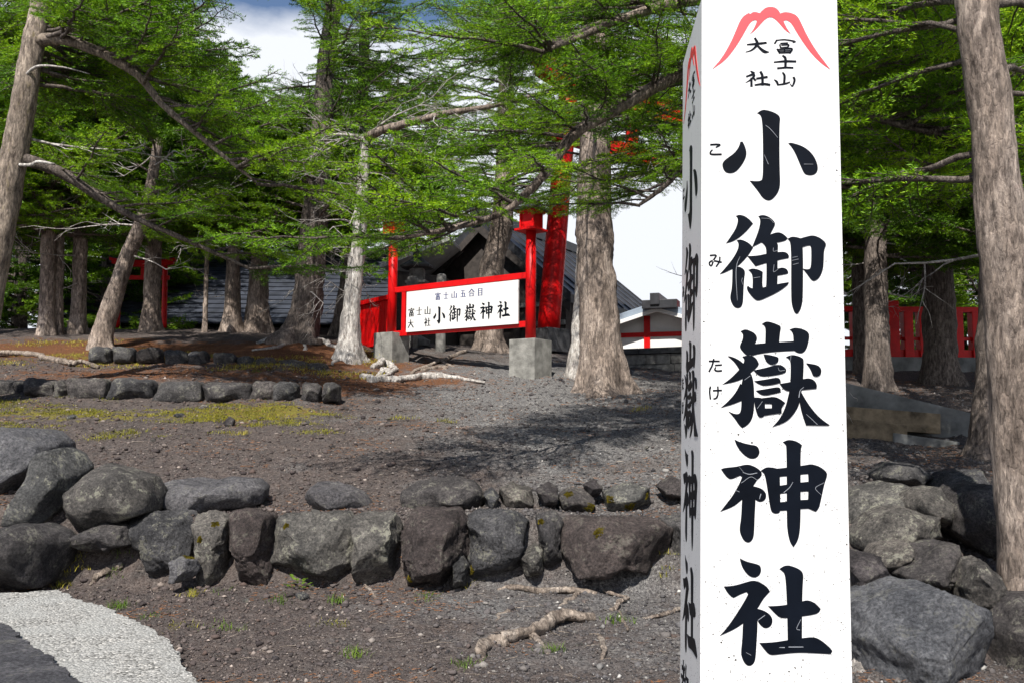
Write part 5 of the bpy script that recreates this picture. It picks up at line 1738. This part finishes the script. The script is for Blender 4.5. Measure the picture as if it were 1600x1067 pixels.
# near right tree
tree('near sunlit trunk with flaky bark beside the boulders', [(1622, 1110, 5.4), (1606, 900, 5.4), (1592, 700, 5.4), (1578, 500, 5.4), (1560, 300, 5.4), (1545, 150, 5.4), (1530, 40, 5.4), (1520, -60, 5.4)], .335, 7.6, 44, 'bark', start=3.3, blen=(1.4, 2.6), seed=10, flare=.4, sides=48, azr=(0.1, 2.6), dead=0)
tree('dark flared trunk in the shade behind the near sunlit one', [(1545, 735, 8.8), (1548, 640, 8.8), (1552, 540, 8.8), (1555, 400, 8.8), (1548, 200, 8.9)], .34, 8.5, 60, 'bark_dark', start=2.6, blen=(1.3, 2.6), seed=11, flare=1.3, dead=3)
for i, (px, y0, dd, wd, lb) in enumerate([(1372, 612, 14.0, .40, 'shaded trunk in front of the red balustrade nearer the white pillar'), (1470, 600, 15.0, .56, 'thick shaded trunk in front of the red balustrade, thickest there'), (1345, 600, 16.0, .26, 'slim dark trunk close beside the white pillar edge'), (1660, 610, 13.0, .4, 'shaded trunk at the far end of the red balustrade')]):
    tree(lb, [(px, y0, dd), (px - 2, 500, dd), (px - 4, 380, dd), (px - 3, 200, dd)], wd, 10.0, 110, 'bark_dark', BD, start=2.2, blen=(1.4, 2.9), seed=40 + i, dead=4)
# wood behind
bk = [(-180, 24), (-60, 27), (30, 23), (110, 28), (165, 24.5), (230, 30), (300, 27), (345, 31), (480, 29), (560, 32), (620, 28), (-10, 33), (680, 34), (1290, 24), (1350, 27), (1430, 23), (1500, 26), (1560, 22), (1640, 25), (1720, 23)]
for i, (px, dd) in enumerate(bk):
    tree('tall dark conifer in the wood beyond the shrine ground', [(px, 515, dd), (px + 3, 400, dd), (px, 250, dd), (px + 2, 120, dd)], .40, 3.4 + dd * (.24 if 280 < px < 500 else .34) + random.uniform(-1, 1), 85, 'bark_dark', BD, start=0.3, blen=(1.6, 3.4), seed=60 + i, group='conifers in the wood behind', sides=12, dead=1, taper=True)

# ------------------------------------------------------------------ roots, logs and sticks
def root(label, paths, mat='rootwood', name='root', seed=0, cat='root'):
    """paths: [(px, py, width_px, lift)...] lying on the ground"""
    t = thing(name, label, cat)
    for pi, pth in enumerate(paths):
        ps, ws = [], []
        for a, b, w_, lf in pth:
            g = gpt(a, b)
            r_ = w_ / FPX * g.y / 2
            ps.append((g.x + 0.012 * math.sin(a * 1.7), g.y, g.z + lf + r_ * 0.3))
            ws.append(r_)
        n = 22 * len(ps)
        c = spline(ps, n)
        rr = np.interp(np.linspace(0, 1, n), np.linspace(0, 1, len(ws)), ws)
        v, f = tube([Vector(q) for q in c], list(rr), 12, True)
        va = np.array([q[:] for q in v])
        cen = np.repeat(c, 12, 0)
        tk = np.tile(np.arange(12) * 2 * math.pi / 12, n)
        sk = np.repeat(np.arange(n) / n, 12) * len(ps)
        cc = np.stack([np.cos(tk) * 1.6, np.sin(tk) * 1.6, sk * 1.5 + seed * 3], 1)
        va = cen + (va - cen) * (1 + 0.42 * fbm(cc, 4, seed + pi, .6) + 0.12 * fbm(cc * np.array([2, 2, 6]), 2, seed + 9))[:, None]
        bend = np.stack([fbm(np.stack([sk * 2.2, 0 * sk, 0 * sk + seed + pi], 1), 2, 3), fbm(np.stack([sk * 2.2, 0 * sk + 5, 0 * sk + seed + pi], 1), 2, 4), 0 * sk], 1)
        va = va + bend * (np.repeat(rr, 12) * 0.9)[:, None]
        me = bpy.data.meshes.new('stem')
        me.from_pydata([tuple(q) for q in va], [], f)
        me.polygons.foreach_set('use_smooth', [True] * len(me.polygons))
        me.update()
        link('stem' if pi == 0 else 'side_root', me, M[mat], t)
    return t
root('thick pale exposed root arching over the gravel with a forked end', [[(748, 1022, 16, 0), (770, 1008, 22, .01), (810, 1003, 20, .03), (850, 990, 20, .03), (890, 974, 20, .04), (925, 968, 14, .0)], [(830, 1000, 12, .02), (850, 1015, 10, .0), (882, 1046, 5, 0)], [(752, 1018, 8, 0), (756, 1038, 7, 0), (772, 1062, 4, 0)]], seed=1)
root('thin reddish root lying just below the wall', [[(778, 925, 6, 0), (800, 922, 9, .01), (850, 926, 10, .01), (890, 926, 10, .01), (935, 930, 8, 0)], [(905, 930, 8, .01), (885, 944, 9, .01), (868, 955, 5, 0)], [(940, 925, 5, 0), (980, 936, 5, 0)]], seed=2)
root('twisted brown root half buried in orange needles', [[(760, 985, 6, 0), (780, 970, 11, .01), (805, 958, 10, .01), (830, 962, 6, 0)], [(785, 970, 6, 0), (820, 972, 4, 0)]], seed=3)
root('short pale stick lying against the wall foot', [[(548, 905, 7, .02), (566, 918, 7, .01), (586, 935, 5, 0)]], name='stick', seed=4, cat='stick')
root('reddish stick pointing at the white pillar', [[(1008, 968, 5, 0), (1040, 960, 6, .005), (1075, 950, 6, 0)]], name='stick', seed=5, cat='stick')
root('forked pale stick standing in a tuft of grass', [[(955, 955, 7, 0), (970, 945, 7, .02), (976, 938, 5, .02)], [(966, 960, 4, .02), (978, 975, 5, 0), (980, 985, 4, 0)]], name='stick', seed=6, cat='stick')
root('stubby stick lying below the forked one', [[(935, 992, 5, 0), (945, 1008, 8, .01), (940, 1032, 6, 0)]], name='stick', seed=7, cat='stick')
root('dark bark strip lying by the concrete pad', [[(143, 916, 6, 0), (165, 906, 10, .02), (190, 893, 9, .02)]], 'rootwood', name='stick', seed=8, cat='stick')
root('bleached white log lying on the slope below the board', [[(568, 590, 10, .0), (585, 598, 14, .02), (620, 597, 12, .02), (660, 592, 11, .02), (710, 593, 8, .01), (755, 598, 4, 0)], [(590, 596, 6, .02), (612, 585, 8, .03), (618, 578, 5, .04)]], 'deadwood', name='log', seed=9, cat='log')
root('brown roots spreading below the left post of the board', [[(640, 585, 6, .01), (675, 572, 7, .02), (700, 562, 6, .02), (725, 550, 5, .02)], [(690, 567, 5, .02), (715, 578, 4, 0)], [(655, 582, 8, .01), (690, 576, 8, .01), (702, 584, 4, 0)]], seed=10)
root('pale root stump and roots beside the bleached log', [[(578, 575, 9, .0), (596, 572, 14, .03), (615, 576, 8, 0)], [(585, 590, 5, .0), (600, 580, 8, .02), (612, 588, 5, 0)]], 'deadwood', seed=11)
root('long dark root crossing the mossy terrace with a white broken end', [[(-40, 556, 8, .02), (40, 556, 10, .03), (85, 566, 10, .02), (115, 571, 8, .02)], [(105, 571, 6, .02), (128, 569, 7, .03), (152, 574, 5, .0)]], 'rootwood', seed=12)
root('white roots gripping the ground under the big dark trunk', [[(440, 524, 10, .02), (425, 532, 9, .02), (400, 538, 6, 0)], [(490, 530, 12, .02), (510, 540, 9, .02), (535, 548, 6, 0)], [(475, 532, 8, .02), (480, 548, 6, 0)], [(460, 530, 7, .02), (430, 545, 6, .01), (395, 548, 4, 0)]], 'deadwood', seed=13)
root('pale roots of the bleached trunk reaching down the bank', [[(540, 545, 10, .03), (530, 560, 8, .01), (520, 570, 5, 0)], [(555, 548, 9, .03), (566, 556, 7, .01), (578, 566, 4, 0)]], 'deadwood', seed=14)
root('curved brown root below the pair of trunks', [[(405, 512, 9, .02), (425, 502, 14, .06), (445, 506, 10, .04), (455, 518, 6, 0)]], 'rootwood', seed=15)
root('pale root lying beside the big boulder and pillar foot', [[(1325, 1040, 16, .02), (1345, 1052, 18, .01), (1370, 1075, 12, 0)]], 'deadwood', seed=16)

# ------------------------------------------------------------------ gravel, grass and plants
def scatter_pebbles(n, name, label, smin, smax, sub, seed, region):
    rs = np.random.default_rng(seed)
    # even in the picture, so near ground gets the small stones it needs
    xs_, ys_ = region(rs, n)
    zs_ = ground(xs_, ys_)
    pp = np.stack([xs_, ys_, np.zeros_like(xs_)], 1)
    zs_ = zs_ + 0.035 * fbm(pp * 1.3, 3, 5) + 0.016 * fbm(pp * 7, 3, 9) + 0.007 * fbm(pp * 24, 2, 12)
    sz = smin * (smax / smin) ** (rs.uniform(0, 1, n) ** 2.2) * (ys_ / 6.0) ** 0.35
    if sub == 0:
        bv = np.array([[1, 0, 0], [-1, 0, 0], [0, 1, 0], [0, -1, 0], [0, 0, 1], [0, 0, -1.0]])
        bf = np.array([[0, 2, 4], [2, 1, 4], [1, 3, 4], [3, 0, 4], [2, 0, 5], [1, 2, 5], [3, 1, 5], [0, 3, 5]])
    else:
        bv, bf = ICO[1]
    k = len(bv)
    V = bv[None] * rs.uniform(0.5, 1.35, (n, k, 1)) * np.stack([rs.uniform(.7, 1.2, n), rs.uniform(.7, 1.2, n), rs.uniform(.45, .85, n)], 1)[:, None, :]
    a = rs.uniform(0, 6.28, n)
    ca, sa = np.cos(a)[:, None], np.sin(a)[:, None]
    X = V[:, :, 0] * ca - V[:, :, 1] * sa
    Y = V[:, :, 0] * sa + V[:, :, 1] * ca
    V = np.stack([X, Y, V[:, :, 2]], 2) * (sz / 2)[:, None, None]
    V += np.stack([xs_, ys_, zs_ + sz * 0.12], 1)[:, None, :]
    F = bf[None] + (np.arange(n) * k)[:, None, None]
    o = link(name, mesh_np(name, V.reshape(-1, 3), F.reshape(-1, 3), smooth=False), M['pebble'])
    return tag(o, label, 'gravel', kind='stuff')

def reg_low(rs, n):
    y = 4.2 + (6.9 - 4.2) * rs.uniform(0, 1, n) ** 1.2
    x = rs.uniform(-0.62, 0.64, n) * y
    return x, y
def reg_up(rs, n):
    y = 7.1 + 7.5 * rs.uniform(0, 1, n) ** 1.7
    x = rs.uniform(-0.62, 0.64, n) * y
    return x, y
scatter_pebbles(40000, 'gravel', 'fine dark lava gravel below the stone wall', .007, .030, 0, 1, reg_low)
scatter_pebbles(1700, 'gravel', 'coarse lava pebbles below the stone wall', .025, .065, 1, 2, reg_low)
scatter_pebbles(46000, 'gravel', 'fine grey lava gravel on the slope above the wall', .010, .038, 0, 3, reg_up)
scatter_pebbles(1500, 'gravel', 'coarse lava pebbles on the slope above the wall', .03, .075, 1, 4, reg_up)

def blades(pos, hmin, hmax, wd, seed, lean=0.6, per=9, spread=0.05):
    rs = np.random.default_rng(seed)
    n = len(pos)
    m_ = n * per
    base = np.repeat(pos, per, 0) + np.concatenate([rs.normal(0, spread, (m_, 2)), np.zeros((m_, 1))], 1)
    h = rs.uniform(hmin, hmax, m_)
    a = rs.uniform(0, 6.28, m_)
    dv = np.stack([np.cos(a), np.sin(a), np.zeros(m_)], 1)
    sv = np.stack([-np.sin(a), np.cos(a), np.zeros(m_)], 1) * wd / 2
    ln = rs.uniform(0.1, lean, m_)
    mid = base + dv * (h * ln * .35)[:, None] + np.array([0, 0, 1]) * (h * .6)[:, None]
    tip = base + dv * (h * ln)[:, None] + np.array([0, 0, 1]) * (h * .95)[:, None]
    V = np.stack([base - sv, base + sv, mid + sv * .7, tip, mid - sv * .7], 1)
    F = np.array([[0, 1, 2], [0, 2, 4], [4, 2, 3]])[None] + (np.arange(m_) * 5)[:, None, None]
    return V.reshape(-1, 3), F.reshape(-1, 3)

def gpos(xy):
    x, y = xy[:, 0], xy[:, 1]
    p = np.stack([x, y, np.zeros_like(x)], 1)
    z = ground(x, y) + 0.035 * fbm(p * 1.3, 3, 5) + 0.016 * fbm(p * 7, 3, 9)
    return np.stack([x, y, z - 0.005], 1)
rs = np.random.default_rng(5)
xy = np.stack([rs.uniform(-7.6, -2.0, 9000), rs.uniform(9.4, 12.0, 9000)], 1)
msk = fbm(np.concatenate([xy * 1.9, np.zeros((len(xy), 1))], 1), 3, 77) + 0.7 * fbm(np.concatenate([xy * 6, np.zeros((len(xy), 1))], 1), 2, 78) + 0.5 * np.exp(-((xy[:, 1] - 10.9) / .8) ** 2) - 0.25 * (xy[:, 0] > -2.8) > 0.5
pos = gpos(xy[msk])
v, f = blades(pos, .008, .034, .005, 6, 2.2, 12, .08)
tag(link('terrace_grass', mesh_np('terrace_grass', v, f), M['grass']), 'short yellow green grass and moss on the terrace', 'grass', kind='stuff')
xy = np.stack([rs.uniform(-9.0, -2.2, 2600), rs.uniform(13.8, 16.8, 2600)], 1)
msk = fbm(np.concatenate([xy * 1.2, np.zeros((len(xy), 1))], 1), 3, 79) > 0.15
v, f = blades(gpos(xy[msk]), .012, .05, .008, 7, 2.0, 9, .12)
tag(link('woodland_grass', mesh_np('woodland_grass', v, f), M['grass']), 'sparse mossy grass under the trees', 'grass', kind='stuff')

tufts = [(345, 930, 'weed'), (300, 930, 'grass'), (432, 940, 'weed'), (525, 940, 'weed'), (668, 938, 'weed'), (185, 948, 'weed'), (235, 970, 'weed'), (280, 985, 'grass'), (345, 985, 'weed'), (965, 970, 'weed'), (725, 1040, 'weed'), (552, 1025, 'weed'), (520, 980, 'grass'), (380, 678, 'grass'), (400, 665, 'grass'), (210, 676, 'grass'), (520, 680, 'grass'), (700, 660, 'grass'), (625, 655, 'grass'), (400, 580, 'weed'), (1040, 880, 'grass'), (1000, 640, 'grass'), (855, 1020, 'weed'), (730, 910, 'grass'), (1360, 930, 'grass'), (1350, 800, 'grass'), (540, 850, 'grass'), (120, 870, 'grass'), (95, 915, 'grass'), (180, 890, 'weed')]
for i, (a, b, kd) in enumerate(tufts):
    g = gpt(a, b)
    r2 = np.random.default_rng(700 + i)
    ps = np.array([g[:]]) + np.concatenate([r2.normal(0, .035 * g.y / 6, (7, 2)), np.zeros((7, 1))], 1)
    ps[:, 2] = ground(ps[:, 0], ps[:, 1])
    v, f = blades(ps, .015, .06, .005, 800 + i, 1.6, 12, .035)
    o = link('grass_tuft', mesh_np('grass_tuft', v - np.array(g[:]), f), M[kd])
    o.location = g
    tag(o, 'small green grass tuft growing in the gravel' if kd == 'weed' else 'small dry yellow grass tuft growing in the gravel', 'grass tuft', 'green tufts in the gravel' if kd == 'weed' else 'dry tufts in the gravel')

pl = thing('leafy_weed', 'bright green broad leaved weed at the foot of the wall', 'weed')
g = gpt(466, 925)
for i in range(16):
    a = i * 2.4
    r_ = 0.025 + 0.0045 * i
    c = Vector((g.x + r_ * math.cos(a), g.y - 0.02 + r_ * math.sin(a) * .7, g.z + 0.03 + 0.008 * ((i * 7) % 9)))
    rot = Matrix.Rotation(a, 3, 'Z') @ Matrix.Rotation(-0.35 - 0.05 * (i % 5), 3, 'Y')
    l_, w_ = 0.038 + .008 * (i % 3), 0.03
    leaf = [(0, 0, 0), (l_ * .35, w_ / 2, .003), (l_ * .75, w_ * .42, .002), (l_, 0, -.004), (l_ * .75, -w_ * .42, .002), (l_ * .35, -w_ / 2, .003), (l_ * .5, 0, -.003)]
    mb = MB()
    mb.add([c + rot @ Vector(q) for q in leaf], [(0, 1, 6), (1, 2, 6), (2, 3, 6), (3, 4, 6), (4, 5, 6), (5, 0, 6)])
    mb.build('leaf', M['weed'], pl)
mb = MB()
for i in range(5):
    a = i * 1.3
    mb.tube([(g.x, g.y - .02, g.z - .01), (g.x + .04 * math.cos(a), g.y - .02 + .03 * math.sin(a), g.z + .05)], [.003, .002], 5)
mb.build('stem', M['weed'], pl)

# cushions of golden moss on the wall stones
_v, _f, _k = [], [], 0
for rv, rfc in ROCKS:
    _v.append(rv)
    _f.append(rfc + _k)
    _k += len(rv)
bvh = BVHTree.FromPolygons([tuple(q) for q in np.vstack(_v)], [tuple(int(x) for x in q) for q in np.vstack(_f)])
for i, (a, b, s) in enumerate([(336, 820, 9), (296, 872, 10), (935, 832, 12), (888, 772, 9), (952, 780, 11), (985, 790, 12), (922, 792, 12), (845, 815, 6), (1040, 868, 14), (738, 890, 9), (447, 822, 6), (312, 842, 6), (1010, 775, 8), (640, 905, 7)]):
    hit, nrm, _, dist = bvh.ray_cast(CAM, ray(a, b).normalized())
    if hit is None:
        continue
    r_ = s / FPX * hit.y
    rs = np.random.default_rng(i)
    # a flat pad of many small moss shoots on the stone
    n = 420
    rr = np.sqrt(rs.uniform(0, 1, n))
    th = rs.uniform(0, 6.28, n)
    rr = rr * (0.75 + 0.35 * np.sin(th * 3 + i) * np.cos(th * 2 + 2 * i))
    t1 = nrm.orthogonal().normalized()
    t2 = nrm.cross(t1)
    vv, ff = [], []
    for j in range(n):
        q = hit + (t1 * math.cos(th[j]) + t2 * math.sin(th[j])) * (rr[j] * r_) - nrm * 0.004
        h2, n2, _, _d = bvh.find_nearest(q)
        if h2 is not None and (h2 - q).length < r_:
            q = h2
        dv = (n2 + Vector(rs.normal(0, .45, 3)) + Vector((0, 0, .4))).normalized()
        sv = dv.orthogonal().normalized() * 0.004
        hgt = 0.016 * rs.uniform(.5, 1.2) * (1.1 - rr[j] * .6)
        m0 = len(vv)
        vv += [tuple(q - sv - n2 * .002), tuple(q + sv - n2 * .002), tuple(q + dv * hgt), tuple(q + dv.cross(sv) * 1.0 - n2 * .002)]
        ff += [(m0, m0 + 1, m0 + 2), (m0 + 1, m0 + 3, m0 + 2), (m0 + 3, m0, m0 + 2)]
    me = bpy.data.meshes.new('moss_cushion')
    me.from_pydata(vv, [], ff)
    me.update()
    o = link('moss_cushion', me, M['moss'])
    tag(o, 'small golden green moss cushion on a wall stone', 'moss', 'moss cushions on the wall')

# straws, dry needles and twig bits lying about
rs = np.random.default_rng(31)
def litter_bits(n, name, label, ylo, yhi, lmin, lmax, rad, mat, seed, mask=None):
    rs = np.random.default_rng(seed)
    y = ylo + (yhi - ylo) * rs.uniform(0, 1, n) ** 1.4
    x = rs.uniform(-.6, .62, n) * y
    if mask is not None:
        keep = mask(x, y, rs)
        x, y = x[keep], y[keep]
        n = len(x)
    pp = np.stack([x, y, np.zeros_like(x)], 1)
    z = ground(x, y) + 0.035 * fbm(pp * 1.3, 3, 5) + 0.016 * fbm(pp * 7, 3, 9) + 0.007 * fbm(pp * 24, 2, 12)
    a = rs.uniform(0, 6.28, n)
    ln = rs.uniform(lmin, lmax, n) * (y / 6) ** .4
    r_ = rad * rs.uniform(.5, 1.3, n) * (y / 6) ** .5
    d = np.stack([np.cos(a), np.sin(a), rs.normal(0, .12, n)], 1)
    sd_ = np.stack([-np.sin(a), np.cos(a), np.zeros(n)], 1)
    c = np.stack([x, y, z + .006], 1)
    e0, e1 = c - d * (ln / 2)[:, None], c + d * (ln / 2)[:, None]
    mid = c + sd_ * (ln * rs.normal(0, .07, n))[:, None]
    up = np.array([0, 0, 1.0])
    ring = lambda p, k: [p + sd_ * (r_ * k)[:, None], p - sd_ * (r_ * k)[:, None], p + up * (r_ * k * 1.6)[:, None]]
    V = np.stack(ring(e0, 1.0) + ring(mid, .9) + ring(e1, .5), 1)
    F = []
    for b0 in (0, 3):
        for q0, q1 in ((0, 1), (1, 2), (2, 0)):
            F.append([b0 + q0, b0 + q1, b0 + 3 + q1])
            F.append([b0 + q0, b0 + 3 + q1, b0 + 3 + q0])
    F = np.array(F)[None] + (np.arange(n) * 9)[:, None, None]
    return tag(link(name, mesh_np(name, V.reshape(-1, 3), F.reshape(-1, 3), smooth=False), M[mat]), label, 'litter', kind='stuff')
litter_bits(900, 'twig_litter', 'pale broken twigs strewn over the gravel', 4.4, 13, .03, .13, .0022, 'rootwood', 41)
M['dry_needle'] = simple_mat('dry larch needles', (0.30, 0.13, 0.05), .8, .3, 20, 0.0)
litter_bits(30000, 'needle_litter', 'orange dry needles strewn under the trees', 4.4, 17, .015, .045, .0016, 'dry_needle', 42,
            lambda x, y, rs: (fbm(np.stack([x * 1.3, y * 1.3, 0 * x], 1), 3, 91) + 0.8 * (y > 12.3) * (x < -0.5) > 0.22))
